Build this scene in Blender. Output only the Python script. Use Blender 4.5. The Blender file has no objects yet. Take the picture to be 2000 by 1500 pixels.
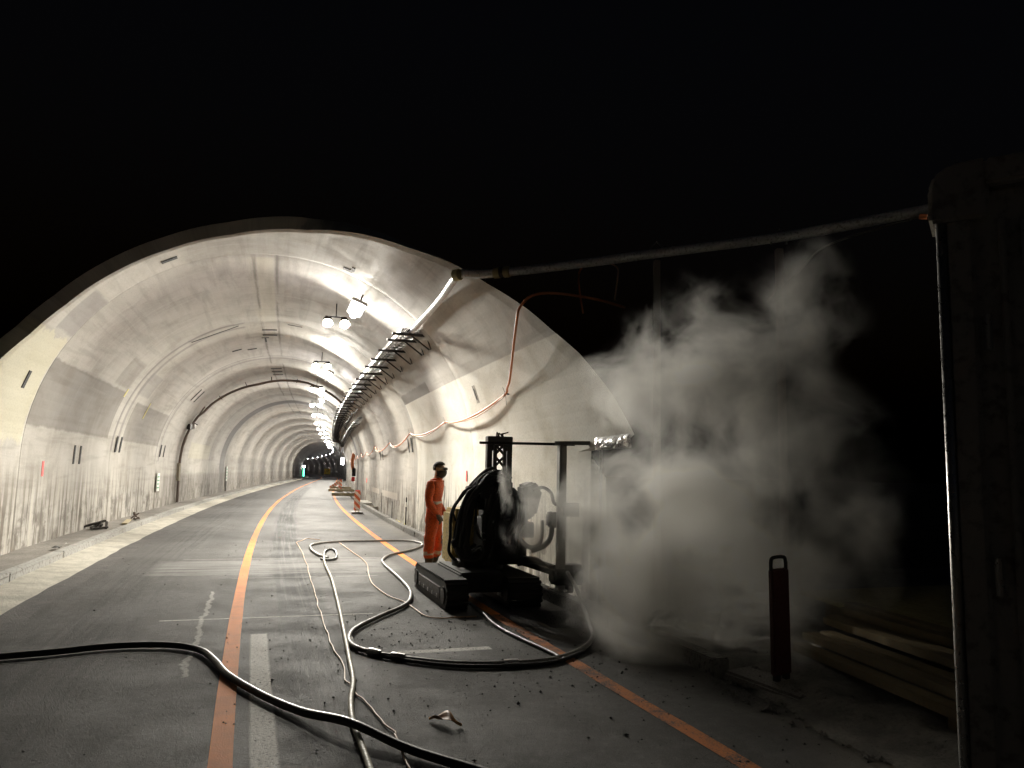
import bpy, bmesh, math, random
import numpy as np
from mathutils import Vector, Matrix, noise as mnoise
random.seed(7)
SC = bpy.context.scene
COL = SC.collection

# ------------------------------------------------------------------ camera
PITCH = math.atan(174/1500); ROLL = math.radians(1.2)
fw = Vector((0, math.cos(PITCH), math.sin(PITCH))); r0 = Vector((1, 0, 0)); u0 = r0.cross(fw)
rr = math.cos(ROLL)*r0 + math.sin(ROLL)*u0
uu = -math.sin(ROLL)*r0 + math.cos(ROLL)*u0
cam_d = bpy.data.cameras.new('camera'); cam = bpy.data.objects.new('camera', cam_d); COL.objects.link(cam)
M4 = Matrix((rr, uu, -fw)).transposed().to_4x4(); M4.translation = (0, 0, 1.6)
cam.matrix_world = M4
cam_d.sensor_width = 36; cam_d.lens = 27; cam_d.clip_start = 0.05; cam_d.clip_end = 2000
SC.camera = cam
# ------------------------------------------------------------------ night sky, exposure
W = bpy.data.worlds.new('World'); SC.world = W; W.use_nodes = True
wt = W.node_tree; bg = wt.nodes['Background']
sky = wt.nodes.new('ShaderNodeTexSky'); sky.sky_type = 'NISHITA'; sky.sun_disc = False
sky.sun_elevation = math.radians(-4); sky.sun_rotation = math.radians(160)
wt.links.new(sky.outputs[0], bg.inputs[0]); bg.inputs[1].default_value = 0.03
SC.view_settings.view_transform = 'Standard'; SC.view_settings.look = 'None'
SC.view_settings.exposure = 1.5; SC.view_settings.gamma = 1.0
cy = SC.cycles
cy.max_bounces = 8; cy.diffuse_bounces = 6; cy.glossy_bounces = 3; cy.transmission_bounces = 4
cy.volume_bounces = 4; cy.volume_step_rate = 1.0; cy.volume_max_steps = 64
cy.sample_clamp_indirect = 6.0; cy.sample_clamp_direct = 0.0
cy.use_denoising = True; cy.use_adaptive_sampling = True; cy.adaptive_threshold = 0.04
cy.caustics_reflective = False; cy.caustics_refractive = False
FLOOD_W, TUBE_W = 205.0, 20.0           # watts of each work lamp head and each tunnel tube

# ------------------------------------------------------------------ tunnel axis  (S along, u to the right, z up)
KS = [0, 20, 45, 80, 130, 180, 240, 330]
AZ = [-19.621, -16.257, -13.557, -12.231, -12.197, -16.049, -18.418, -21.445]
_s = np.arange(-30, 345, 0.5); _az = np.interp(_s, KS, np.radians(AZ))
_x = np.cumsum(np.sin(_az))*0.5; _y = np.cumsum(np.cos(_az))*0.5
_i = int(np.argmin(abs(_s))); _x = _x - _x[_i] + 0.142; _y = _y - _y[_i]
def azim(S): return float(np.interp(S, _s, _az))
def P(S, u, z=0.0):
    a = azim(S)
    return Vector((float(np.interp(S, _s, _x)) + u*math.cos(a), float(np.interp(S, _s, _y)) - u*math.sin(a), z))
UC, ZC, RR = 0.05, 1.67, 3.94
SPR = RR*math.pi/2
def prof(a, off=0.0):                    # arc metres from the crown -> (u, z)
    R = RR + off
    if abs(a) <= SPR:
        t = a/RR; return UC + R*math.sin(t), ZC + R*math.cos(t)
    return UC + math.copysign(R, a), ZC - (abs(a) - SPR)
def arc_of(u, z):
    if z < ZC: return math.copysign(SPR + ZC - z, u)
    return RR*math.atan2(u - UC, z - ZC)

# ------------------------------------------------------------------ node helpers
class NT:
    def __init__(s, name):
        s.m = bpy.data.materials.new(name); s.m.use_nodes = True; s.t = s.m.node_tree
        s.b = s.t.nodes['Principled BSDF']
    def n(s, typ, ins=None, **kw):
        nd = s.t.nodes.new(typ)
        for k, v in kw.items(): setattr(nd, k, v)
        for k, v in (ins or {}).items(): s.set(nd.inputs[k], v)
        return nd
    def set(s, sock, v):
        if hasattr(v, 'is_output') or isinstance(v, bpy.types.NodeSocket): s.t.links.new(v, sock)
        else: sock.default_value = v
    def math(s, op, a, b=0.0, c=None, clamp=False):
        nd = s.n('ShaderNodeMath', operation=op); nd.use_clamp = clamp
        s.set(nd.inputs[0], a); s.set(nd.inputs[1], b)
        if c is not None: s.set(nd.inputs[2], c)
        return nd.outputs[0]
    def rng(s, v, a, b, c=0.0, d=1.0, smooth=True):
        nd = s.n('ShaderNodeMapRange', {0: v, 1: a, 2: b, 3: c, 4: d}); nd.clamp = True
        if smooth: nd.interpolation_type = 'SMOOTHSTEP'
        return nd.outputs[0]
    def mix(s, f, a, b):
        nd = s.n('ShaderNodeMix', data_type='RGBA')
        s.set(nd.inputs[0], f); s.set(nd.inputs[6], col(a)); s.set(nd.inputs[7], col(b)); return nd.outputs[2]
    def noise(s, vec, scale, detail=4, rough=0.55, dist=0.0):
        return s.n('ShaderNodeTexNoise', {'Vector': vec, 'Scale': scale, 'Detail': detail, 'Roughness': rough, 'Distortion': dist}).outputs['Fac']
    def obj(s): return s.n('ShaderNodeTexCoord').outputs['Object']
    def gen(s): return s.n('ShaderNodeTexCoord').outputs['Generated']
    def scale(s, vec, sc):
        nd = s.n('ShaderNodeMapping', {'Vector': vec}); nd.inputs['Scale'].default_value = sc; return nd.outputs[0]
    def bump(s, h, strength, dist=0.01):
        nd = s.n('ShaderNodeBump', {'Height': h, 'Strength': strength, 'Distance': dist}); s.t.links.new(nd.outputs[0], s.b.inputs['Normal'])
    def out(s, color, rough, metal=0.0, spec=None):
        s.set(s.b.inputs['Base Color'], col(color)); s.set(s.b.inputs['Roughness'], rough); s.set(s.b.inputs['Metallic'], metal)
        if spec is not None: s.b.inputs['Specular IOR Level'].default_value = spec
        return s.m
def col(c):
    if isinstance(c, (tuple, list)): return tuple(c) + (1.0,) if len(c) == 3 else tuple(c)
    return c
def simple(name, c, rough=0.6, metal=0.0, var=0.35, scale=6.0, dirt=None, bump=0.15):
    t = NT(name); o = t.obj()
    n1 = t.noise(o, scale, 5, 0.6); n2 = t.noise(o, scale*7, 4, 0.6)
    dk = tuple(x*(1-var) for x in c); lt = tuple(min(1, x*(1+var*0.6)) for x in c)
    cc = t.mix(n1, dk, lt)
    if dirt:
        cc = t.mix(t.rng(n2, 0.48, 0.68), cc, dirt)
    r = t.rng(n2, 0.3, 0.7, max(0.05, rough-0.12), min(1, rough+0.15))
    t.bump(n2, bump, 0.004)
    return t.out(cc, r, metal)
def emissive(name, c, L):
    t = NT(name); t.out((0.8, 0.8, 0.8), 0.4)
    t.b.inputs['Emission Color'].default_value = col(c); t.b.inputs['Emission Strength'].default_value = L
    return t.m

# ------------------------------------------------------------------ mesh helpers
def catmull(pts, k=6):
    pts = [Vector(p) for p in pts]; out = []
    for i in range(len(pts)-1):
        a = pts[max(i-1, 0)]; b = pts[i]; c = pts[i+1]; d = pts[min(i+2, len(pts)-1)]
        for j in range(k):
            t = j/k
            out.append(0.5*((2*b) + (c-a)*t + (2*a-5*b+4*c-d)*t*t + (3*b-a-3*c+d)*t**3))
    out.append(pts[-1]); return out
class MB:
    def __init__(s): s.v = []; s.f = []; s.uv = None
    def box(s, c, d, R=None):
        c = Vector(c); i = len(s.v)
        for z in (-1, 1):
            for y in (-1, 1):
                for x in (-1, 1):
                    p = Vector((x*d[0]/2, y*d[1]/2, z*d[2]/2))
                    if R is not None: p = R @ p
                    s.v.append(c + p)
        for q in ((0,2,3,1),(4,5,7,6),(0,1,5,4),(2,6,7,3),(0,4,6,2),(1,3,7,5)): s.f.append([i+k for k in q])
        return s
    def bar(s, p, q, w, h, up=(0,0,1)):
        p, q = Vector(p), Vector(q); y = (q-p).normalized(); up = Vector(up)
        if abs(y.dot(up)) > 0.98: up = Vector((1,0,0))
        x = y.cross(up).normalized(); z = x.cross(y)
        return s.box((p+q)/2, (w, (q-p).length, h), Matrix((x, y, z)).transposed())
    def tube(s, pts, r, n=8, cap=True):
        pts = [Vector(p) for p in pts]; m = len(pts); rad = r if isinstance(r, (list, tuple)) else [r]*m
        t0 = (pts[1]-pts[0]).normalized(); nx = t0.orthogonal().normalized(); base = len(s.v)
        for k in range(m):
            t = (pts[min(k+1, m-1)] - pts[max(k-1, 0)]).normalized()
            nx = (nx - t*nx.dot(t)); nx = nx.normalized() if nx.length > 1e-6 else t.orthogonal().normalized()
            ny = t.cross(nx)
            for j in range(n):
                a = 2*math.pi*j/n; s.v.append(pts[k] + (nx*math.cos(a) + ny*math.sin(a))*rad[k])
        for k in range(m-1):
            for j in range(n):
                a = base+k*n+j; b = base+k*n+(j+1) % n; s.f.append([a, b, b+n, a+n])
        if cap:
            s.f.append([base+j for j in range(n)][::-1]); s.f.append([base+(m-1)*n+j for j in range(n)])
        return s
    def cyl(s, p, q, r, n=14): return s.tube([p, q], r, n)
    def prism(s, prof2, y0, y1):          # polygon in x,z extruded along y
        i = len(s.v); n = len(prof2)
        for y in (y0, y1):
            for (x, z) in prof2: s.v.append(Vector((x, y, z)))
        for j in range(n):
            k = (j+1) % n; s.f.append([i+j, i+k, i+n+k, i+n+j])
        s.f.append([i+j for j in range(n)][::-1]); s.f.append([i+n+j for j in range(n)]); return s
    def grid(s, fn, nu, nv):
        i = len(s.v)
        for a in range(nu+1):
            for b in range(nv+1): s.v.append(Vector(fn(a/nu, b/nv)))
        for a in range(nu):
            for b in range(nv):
                p = i+a*(nv+1)+b; s.f.append([p, p+nv+1, p+nv+2, p+1])
        return s
    def build(s, name, mat, parent=None, origin=None, smooth=False, bevel=0.0, uv=None):
        me = bpy.data.meshes.new(name); o = Vector(origin) if origin is not None else Vector((0,0,0))
        me.from_pydata([tuple(p-o) for p in s.v], [], s.f)
        bm = bmesh.new(); bm.from_mesh(me); bmesh.ops.recalc_face_normals(bm, faces=bm.faces)
        if bevel > 0: bmesh.ops.bevel(bm, geom=bm.edges[:], offset=bevel, segments=2, affect='EDGES', clamp_overlap=True)
        bm.to_mesh(me); bm.free()
        if smooth:
            for p in me.polygons: p.use_smooth = True
        if uv is not None:
            L = me.uv_layers.new(name='UVMap')
            for li, l in enumerate(me.loops): L.data[li].uv = uv[l.vertex_index]
        for m in (mat if isinstance(mat, (list, tuple)) else [mat]): me.materials.append(m)
        ob = bpy.data.objects.new(name, me); COL.objects.link(ob)
        if parent is not None: ob.parent = parent
        elif origin is not None: ob.location = o
        return ob
def tag(o, label=None, cat=None, group=None, kind=None):
    if label: o['label'] = label
    if cat: o['category'] = cat
    if group: o['group'] = group
    if kind: o['kind'] = kind
    return o
def thing(name, label, cat, loc=(0,0,0), rz=0.0, group=None):
    o = bpy.data.objects.new(name, None); COL.objects.link(o); o.empty_display_size = 0.2
    o.location = loc; o.rotation_euler = (0, 0, rz); return tag(o, label, cat, group)
def thingS(name, label, cat, S, u, z=0.0, group=None): return thing(name, label, cat, P(S, u, z), -azim(S), group)
def copy_tree(o, parent=None):
    c = o.copy(); COL.objects.link(c); c.parent = parent
    for ch in list(o.children): copy_tree(ch, c)
    return c
def place(o, S, u, z, drz=0.0): o.location = P(S, u, z); o.rotation_euler = (0, 0, -azim(S)+drz)

# ------------------------------------------------------------------ materials
def mat_lining():
    t = NT('lining_concrete')
    uvn = t.n('ShaderNodeUVMap').outputs[0]; sep = t.n('ShaderNodeSeparateXYZ', {0: uvn}); S, A = sep.outputs[0], sep.outputs[1]
    big = t.noise(t.scale(uvn, (0.35, 0.5, 1)), 1.0, 5, 0.6)
    cl = t.noise(t.scale(uvn, (0.9, 1.3, 1)), 1.0, 6, 0.65, 0.6)
    arc = t.noise(t.scale(uvn, (5.0, 0.25, 1)), 1.0, 4, 0.6, 0.3)
    lon = t.noise(t.scale(uvn, (0.35, 4.0, 1)), 1.0, 4, 0.6, 0.4)
    fine = t.noise(uvn, 28, 4, 0.65)
    jit = t.math('MULTIPLY', t.math('SUBTRACT', t.noise(uvn, 2.2, 5, 0.7), 0.5), 0.5)
    absA = t.math('ABSOLUTE', A)
    c = t.mix(t.rng(big, 0.3, 0.7), (0.43, 0.405, 0.365), (0.56, 0.535, 0.49))
    c = t.mix(t.math('MULTIPLY', t.rng(cl, 0.46, 0.70), 0.35), c, (0.27, 0.245, 0.21))
    c = t.mix(t.math('MULTIPLY', t.rng(arc, 0.48, 0.70), 0.5), c, (0.56, 0.535, 0.495))
    c = t.mix(t.math('MULTIPLY', t.rng(lon, 0.48, 0.66), 0.32), c, (0.25, 0.225, 0.195))
    def rect(s0, s1, a0, a1, soft=0.06, j=0.0):
        x = t.math('ABSOLUTE', t.math('SUBTRACT', S, (s0+s1)/2)); y = t.math('ABSOLUTE', t.math('SUBTRACT', A, (a0+a1)/2))
        if j:
            y = t.math('MULTIPLY_ADD', jit, j, y); x = t.math('MULTIPLY_ADD', jit, j, x)
        hx, hy = (s1-s0)/2, (a1-a0)/2
        return t.math('MULTIPLY', t.rng(x, hx+soft, hx-soft, 0, 1), t.rng(y, hy+soft, hy-soft, 0, 1))
    def patch(c, r, colr, k): return t.mix(t.math('MULTIPLY', r, k), c, colr)
    DK, LT, GR = (0.13, 0.115, 0.10), (0.60, 0.57, 0.43), (0.22, 0.205, 0.205)
    # every block is slightly its own cast
    for (s0, s1, k) in ((15, 22, .1), (29, 36, .16), (43, 50, .3), (57, 64, .2), (71, 78, .25), (85, 92, .2)):
        c = patch(c, rect(s0, s1, -12, 12, 0.02), GR, k)
    for args in ((14.95, 21.3, -5.60, -4.38, .03, .25, DK, .55), (23.0, 28.7, -5.6, -4.5, .03, .2, DK, .48),
                 (19.6, 21.2, -4.3, -3.55, .04, .12, DK, .32), (13.9, 14.95, -3.95, -3.1, .04, .2, GR, .55),
                 (10, 14.9, -5.9, -4.05, .04, 1.3, LT, .8), (22.4, 24.0, -4.3, -3.6, .04, .1, GR, .4),
                 (21.9, 22.12, -5.9, -0.9, .04, .1, GR, .6), (22.45, 22.67, -5.9, -0.9, .04, .1, GR, .6),
                 (28.6, 28.8, -6.1, 3.8, .04, .1, GR, .5), (29.2, 29.4, -6.1, 3.8, .04, .1, GR, .5),
                 (47.2, 49.4, -12, 12, .08, .1, (0.13, .125, .125), .8), (36.2, 42.6, -5.9, -5.2, .04, .1, LT, .4),
                 (30.5, 400, -12, -6.6, .1, .2, DK, .45), (50, 400, -6.6, -5.6, .3, .5, DK, .4),
                 (13.8, 15.2, -1.6, 1.2, .3, 1.2, DK, .35), (15.2, 22, -0.5, -0.05, .06, .15, LT, .3),
                 (17.6, 21.6, 4.1, 4.38, .03, .25, DK, .7), (15.2, 21.4, 3.0, 4.1, .3, .8, DK, .25)):
        c = patch(c, rect(*args[:6]), args[6], args[7])
    # pale painted band low on the right wall by the portal
    white = t.math('MULTIPLY', rect(2, 21.55, 4.37, 12, .015, .03), 1.0)
    wc = t.mix(t.rng(cl, 0.35, 0.8), (0.82, 0.80, 0.73), (0.62, 0.59, 0.50))
    wc = t.mix(t.math('MULTIPLY', t.rng(arc, 0.5, 0.75), 0.35), wc, (0.74, 0.73, 0.68))
    c = t.mix(white, c, wc)
    # run-down stains and lime streaks low on the walls
    low = t.rng(absA, 6.05, 7.2)
    drip = t.noise(t.scale(uvn, (4.5, 0.28, 1)), 1.0, 5, 0.7, 0.4)
    blot = t.noise(uvn, 1.6, 5, 0.7)
    c = t.mix(t.math('MULTIPLY', t.math('MULTIPLY', low, t.rng(drip, 0.49, 0.58)), 0.75), c, (0.12, 0.10, 0.075))
    c = t.mix(t.math('MULTIPLY', t.math('MULTIPLY', low, t.rng(drip, 0.44, 0.37)), 0.7), c, (0.62, 0.59, 0.52))
    c = t.mix(t.math('MULTIPLY', t.math('MULTIPLY', t.rng(absA, 6.7, 7.3), t.rng(blot, 0.48, 0.60)), 0.65), c, (0.11, 0.095, 0.075))
    # strips of pale tape and brown plates on the right wall
    for (s0, s1, a0, a1) in ((25.5, 30.5, 7.0, 7.22), (31.5, 35, 7.0, 7.2)):
        c = patch(c, t.math('MULTIPLY', rect(s0, s1, a0, a1, .02, .05), t.rng(drip, 0.3, 0.5)), (0.62, .57, .5), .8)
    # board marks along the crown
    for a0 in (-0.43, 0.0):
        c = patch(c, t.math('MULTIPLY', rect(15, 60, a0-.03, a0+.03, .03, .08), t.rng(lon, .35, .6)), DK, .7)
    c = t.mix(t.math('MULTIPLY', t.rng(fine, 0.4, 0.75), 0.22), c, (0.20, 0.185, 0.165))
    t.bump(t.math('ADD', t.math('MULTIPLY', fine, 0.35), arc), 0.25, 0.012)
    return t.out(c, t.rng(cl, 0.3, 0.7, 0.66, 0.88), 0, 0.18)
def mat_road():
    t = NT('asphalt')
    uvn = t.n('ShaderNodeUVMap').outputs[0]; sep = t.n('ShaderNodeSeparateXYZ', {0: uvn}); S, U = sep.outputs[0], sep.outputs[1]
    o = t.obj()
    agg = t.noise(o, 110, 3, 0.8); agg2 = t.noise(o, 38, 4, 0.75); big = t.noise(o, 0.5, 5, 0.6)
    lanes = t.noise(t.scale(uvn, (0.08, 2.2, 1)), 1.0, 5, 0.65)
    wob = t.math('MULTIPLY', t.math('SUBTRACT', t.noise(uvn, 1.5, 5, 0.7), 0.5), 0.25)
    U2 = t.math('ADD', U, wob); S2 = t.math('MULTIPLY_ADD', wob, 3.0, S)
    def rect(s0, s1, a0, a1, soft=0.05, u=None, s=None):
        x = t.math('ABSOLUTE', t.math('SUBTRACT', s or S, (s0+s1)/2)); y = t.math('ABSOLUTE', t.math('SUBTRACT', u or U, (a0+a1)/2))
        hx, hy = (s1-s0)/2, (a1-a0)/2
        return t.math('MULTIPLY', t.rng(x, hx+soft, hx-soft), t.rng(y, hy+soft, hy-soft))
    c = t.mix(t.rng(big, 0.3, 0.7), (0.060, 0.057, 0.053), (0.076, 0.072, 0.068))
    c = t.mix(t.math('MULTIPLY', t.rng(lanes, 0.45, 0.7), 0.5), c, (0.095, 0.092, 0.09))
    c = t.mix(t.math('MULTIPLY', t.rng(agg, 0.52, 0.70), 0.75), c, (0.19, 0.185, 0.175))
    c = t.mix(t.math('MULTIPLY', t.rng(agg2, 0.52, 0.72), 0.6), c, (0.028, 0.027, 0.026))
    # tyre-polished dark strip, milled pale band, patches
    mot = t.noise(o, 11, 5, .65); c = t.mix(t.math('MULTIPLY', t.rng(mot, .5, .68), .28), c, (0.035, .033, .031)); c = t.mix(t.math('MULTIPLY', t.rng(mot, .48, .34), .22), c, (0.15, .145, .135))
    inside = t.rng(S, 13.5, 19); c = t.mix(t.math('MULTIPLY', inside, 0.3), c, (0.15, 0.145, 0.145))
    streak = t.noise(t.scale(uvn, (0.25, 14, 1)), 1, 4, .6)
    c = t.mix(t.math('MULTIPLY', t.math('MULTIPLY', rect(2, 70, 0.26, 0.80, .10, U2), t.rng(streak, .3, .55)), 0.9), c, (0.014, 0.014, 0.014))
    c = t.mix(t.math('MULTIPLY', t.math('MULTIPLY', rect(5, 70, -2.0, -1.1, .3, U2), t.rng(streak, .45, .6)), 0.4), c, (0.03, 0.03, 0.03))
    c = t.mix(t.math('MULTIPLY', rect(14, 60, -1.0, -0.55, .15, U2), 0.3), c, (0.05, 0.048, 0.046))
    mill = t.math('MULTIPLY', rect(12.5, 14.4, -1.5, 2.3, .12, None, S2), t.rng(t.noise(t.scale(uvn, (9, 0.5, 1)), 1, 4, .6), .3, .62))
    c = t.mix(t.math('MULTIPLY', mill, 0.5), c, (0.30, 0.295, 0.285))
    worn = t.rng(agg2, 0.30, 0.52)
    for (s0, s1, a0, a1, k) in ((2.0, 8.1, 0.005, 0.155, .85), (6.6, 10.9, -0.50, -0.455, .5), (6.96, 7.08, 1.25, 2.1, .75), (8.95, 8.985, -0.9, 1.3, .8),
                                (3.5, 6.3, -0.20, -0.12, .5), (14.6, 14.64, -1.2, 2.2, .3), (12.1, 12.13, -0.3, 1.8, .3)):
        c = t.mix(t.math('MULTIPLY', t.math('MULTIPLY', rect(s0, s1, a0, a1, .012, U2 if k in (.5,) else None), worn), min(1, k*1.15)), c, (0.66, 0.64, 0.60))
    dust = t.math('MULTIPLY', t.rng(U, 2.9, 3.4), t.rng(big, .35, .6)); c = t.mix(t.math('MULTIPLY', dust, .6), c, (0.19, 0.175, 0.15))
    t.bump(t.math('ADD', agg, agg2), 0.85, 0.012)
    return t.out(c, t.rng(t.noise(o, 1.1, 6, .7), .40, .62, .68, .80), 0, 0.15)
def mat_paint(name, c, wear0, wear1, under=(0.07, .066, .062)):
    t = NT(name); o = t.obj(); a = t.noise(o, 90, 3, .7); b = t.noise(o, 3.0, 5, .65)
    w = t.rng(t.math('ADD', t.math('MULTIPLY', a, .5), t.math('MULTIPLY', b, .6)), wear0, wear1)
    cc = t.mix(t.rng(b, .3, .7), tuple(x*.75 for x in c), c); cc = t.mix(w, cc, under)
    t.bump(a, .6, .008); return t.out(cc, .75, 0, .2)
def mat_stripes(name, ca, cb, pitch=0.26):
    t = NT(name); o = t.obj(); sp = t.n('ShaderNodeSeparateXYZ', {0: o})
    v = t.math('FRACT', t.math('DIVIDE', t.math('ADD', sp.outputs[0], sp.outputs[2]), pitch)); f = t.rng(v, .49, .51, 0, 1, False)
    cc = t.mix(f, ca, cb); cc = t.mix(t.math('MULTIPLY', t.rng(t.noise(o, 14, 5, .7), .5, .7), .5), cc, (.15, .12, .1))
    return t.out(cc, .45)
def mat_ground(name, c1, c2, sc=1.2):
    t = NT(name); o = t.obj(); a = t.noise(o, sc, 6, .7); b = t.noise(o, sc*14, 5, .7)
    cc = t.mix(t.rng(a, .3, .7), c1, c2); cc = t.mix(t.math('MULTIPLY', t.rng(b, .5, .7), .5), cc, tuple(x*.4 for x in c1))
    t.bump(t.math('ADD', a, b), .8, .03); return t.out(cc, .85)
M = {}
M['lining'] = mat_lining(); M['road'] = mat_road()
M['orange_paint'] = mat_paint('orange_line_paint', (0.76, 0.225, 0.025), .66, .90)
M['orange_worn'] = mat_paint('orange_line_worn', (0.66, 0.22, 0.06), .46, .66)
M['kerb'] = simple('kerb_stone', (0.40, 0.395, 0.375), .75, 0, .3, 3, (0.2, .19, .17))
M['kerb_dirty'] = simple('kerb_dirty', (0.20, .19, .17), .85, 0, .5, 4, (0.06, .055, .05), .6)
M['gutter'] = mat_ground('gutter_concrete', (0.36, .34, .29), (0.60, .57, .49), 2.2)
M['tar'] = mat_ground('tar_strip', (0.05, .047, .045), (0.10, .09, .085), 3)
M['walk'] = mat_ground('walkway_dirt', (0.20, .185, .165), (0.30, .28, .25), 1.6)
M['soil'] = mat_ground('soil', (0.05, .046, .04), (0.11, .10, .085), .8)
M['rubble'] = mat_ground('rubble_grey', (0.10, .095, .085), (0.24, .225, .20), 2.5)
M['slot'] = simple('slot_black', (0.018, .017, .017), .8, 0, .3)
M['steel_dark'] = simple('steel_dark', (0.05, .05, .05), .5, .7, .35, 8, (0.09, .06, .04))
M['steel'] = simple('steel_galvanised', (0.42, .42, .42), .42, .85, .25, 9, (0.25, .22, .18))
M['steel_post'] = simple('steel_post', (0.34, .33, .31), .55, .5, .3, 7)
M['robot_black'] = simple('robot_black', (0.022, .022, .021), .8, .0, .5, 9, (0.07, .065, .055))
M['rubber'] = simple('rubber_black', (0.018, .018, .017), .72, 0, .4, 12, (0.05, .046, .04))
M['rubber_worn'] = simple('hose_black', (0.022, .020, .019), .45, 0, .35, 12, (0.06, .055, .045))
M['yellow'] = simple('machine_yellow', (0.62, .44, .10), .5, 0, .25, 5, (0.2, .15, .07))
M['hose_beige'] = simple('hose_beige', (0.42, .38, .28), .55, 0, .25, 10, (0.2, .18, .13))
M['hose_grey'] = simple('hose_grey', (0.20, .185, .165), .5, 0, .3, 10, (0.08, .07, .06))
M['wire'] = simple('wire_orange', (0.58, .34, .20), .5, 0, .2, 10)
M['cable_orange'] = simple('cable_orange', (0.72, .23, .08), .5, 0, .15, 10)
M['pipe_plastic'] = simple('pipe_plastic', (0.70, .70, .71), .35, 0, .12, 4, (0.33, .32, .3))
M['pipe_joint'] = simple('pipe_joint_yellow', (0.50, .43, .22), .55, 0, .25, 8)
M['pipe_brown'] = simple('pipe_brown', (0.21, .165, .14), .6, .1, .3, 6)
M['container'] = simple('container_grey', (0.50, .485, .44), .5, .0, .25, 3, (0.25, .23, .2))
M['container_trim'] = simple('container_trim', (0.50, .49, .47), .34, .75, .3, 7)
M['foil'] = simple('silver_foil', (0.72, .72, .73), .24, .9, .1, 20)
M['plank'] = simple('plank_wood', (0.19, .145, .07), .75, 0, .4, 4, (0.22, .15, .07))
M['panel_yellow'] = simple('formwork_yellow', (0.42, .36, .16), .7, 0, .35, 3, (0.3, .25, .1))
M['wood'] = simple('timber_pale', (0.50, .42, .26), .75, 0, .3, 5, (0.3, .25, .16))
M['beacon'] = mat_stripes('beacon_stripes', (0.75, .16, .05), (0.80, .72, .62))
M['beacon_dark'] = simple('beacon_shaded', (0.06, .016, .013), .6, 0, .4, 6)  # red darkened to paint in the shade on the near face
M['concrete'] = simple('slab_concrete', (0.40, .38, .33), .8, 0, .3, 4, (0.22, .2, .17))
M['yellow_sign'] = simple('sign_yellow', (0.85, .60, .05), .4, 0, .08)
M['white_sign'] = simple('sign_white', (0.74, .76, .70), .45, 0, .15, 8)
M['green_print'] = simple('print_green', (0.06, .34, .16), .5, 0, .1)
M['red_paint'] = simple('spray_red', (0.75, .05, .04), .6, 0, .1)
M['hivis'] = simple('hivis_orange', (0.60, .095, .018), .8, 0, .4, 6, (0.26, .06, .025), .6)
M['reflect'] = simple('reflective_grey', (0.40, .36, .31), .5, 0, .15, 12)
M['skin'] = simple('skin', (0.46, .31, .22), .55, 0, .1)
M['dark_cloth'] = simple('dark_cloth', (0.055, .053, .048), .8, 0, .3, 10)
M['boots'] = simple('boots_green', (0.06, .058, .042), .6, 0, .3, 8)
M['glove'] = simple('glove_grey', (0.10, .075, .065), .8, 0, .3, 9)
M['lens'] = simple('goggle_lens', (0.03, .03, .03), .12, 0, .1)
M['leaf'] = simple('leaf_brown', (0.34, .15, .03), .55, 0, .4, 30)
M['yellow_cloth'] = simple('yellow_sheet', (0.70, .62, .20), .6, 0, .3, 10)
M['lamp_white'] = simple('lamp_housing', (0.62, .62, .62), .5, 0, .1)
M['crumb'] = simple('crumb_black', (0.02, .018, .016), .85, 0, .4, 20)
M['tube_light'] = emissive('tube_light', (1.0, .95, .97), 12)
M['flood_light'] = emissive('flood_light', (1.0, .93, .74), 12)
for k_ in ('tube_light','flood_light'): M[k_].cycles.emission_sampling = 'NONE'
M['wall_light'] = emissive('wall_light', (1.0, .98, 1.0), 30)
M['green_light'] = emissive('green_light', (0.08, 1.0, .42), 2.2)

# ================================================================== SETTING
def strip(name, S0, S1, u0, u1, z0, z1, mat, parent=None, ds=1.0, nu=1, jag=0.0, kind='structure', dz=0.0, uvs=True):
    n = max(1, int((S1-S0)/ds)); mb = MB(); uv = []
    for a in range(n+1):
        for b in range(nu+1):
            S = S0+(S1-S0)*a/n; k = b/nu; u = u0+(u1-u0)*k
            if jag and b in (0, nu): u += jag*(mnoise.noise((S*1.7, b*9.1, 3.3)) + .5*mnoise.noise((S*5.1, b*3.7, 1.1)))
            z = z0+(z1-z0)*k
            if dz: z += dz*mnoise.fractal((S*1.1, u*1.1, 2.0), 1.0, 2.0, 4)
            mb.v.append(P(S, u, z)); uv.append((S, u))
    for a in range(n):
        for b in range(nu):
            p = a*(nu+1)+b; mb.f.append([p, p+1, p+nu+2, p+nu+1])
    o = mb.build(name, mat, parent, uv=uv if uvs else None)
    if parent is None: o['kind'] = kind
    return o
g = MB(); g.grid(lambda a, b: (-600+1200*a, -300+1200*b, -0.42), 8, 8)
g.build('ground', M['soil'])['kind'] = 'structure'
road = strip('road', -25, 335, -2.55, 3.56, 0, 0, M['road'], None, 1.0, 2)
strip('lane_line', -20, 300, -0.215, -0.085, .004, .004, M['orange_paint'], road, 1.0, 1, .006)
strip('lane_line', 8.6, 300, 2.57, 2.70, .004, .004, M['orange_paint'], road, 1.0, 1, .006)
strip('lane_line', -20, 8.6, 2.57, 2.70, .004, .004, M['orange_worn'], road, .5, 1, .02)
strip('tar_strip', -20, 335, -2.52, -2.20, .005, .005, M['tar'], road, .25, 1, .045)
strip('gutter', -20, 335, -3.06, -2.50, .045, .006, M['gutter'], None, .5, 2, .03)
lwalk = strip('walkway', -20, 335, -3.95, -3.05, .125, .125, M['walk'], None, .5, 4, 0, 'structure', .02)
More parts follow.
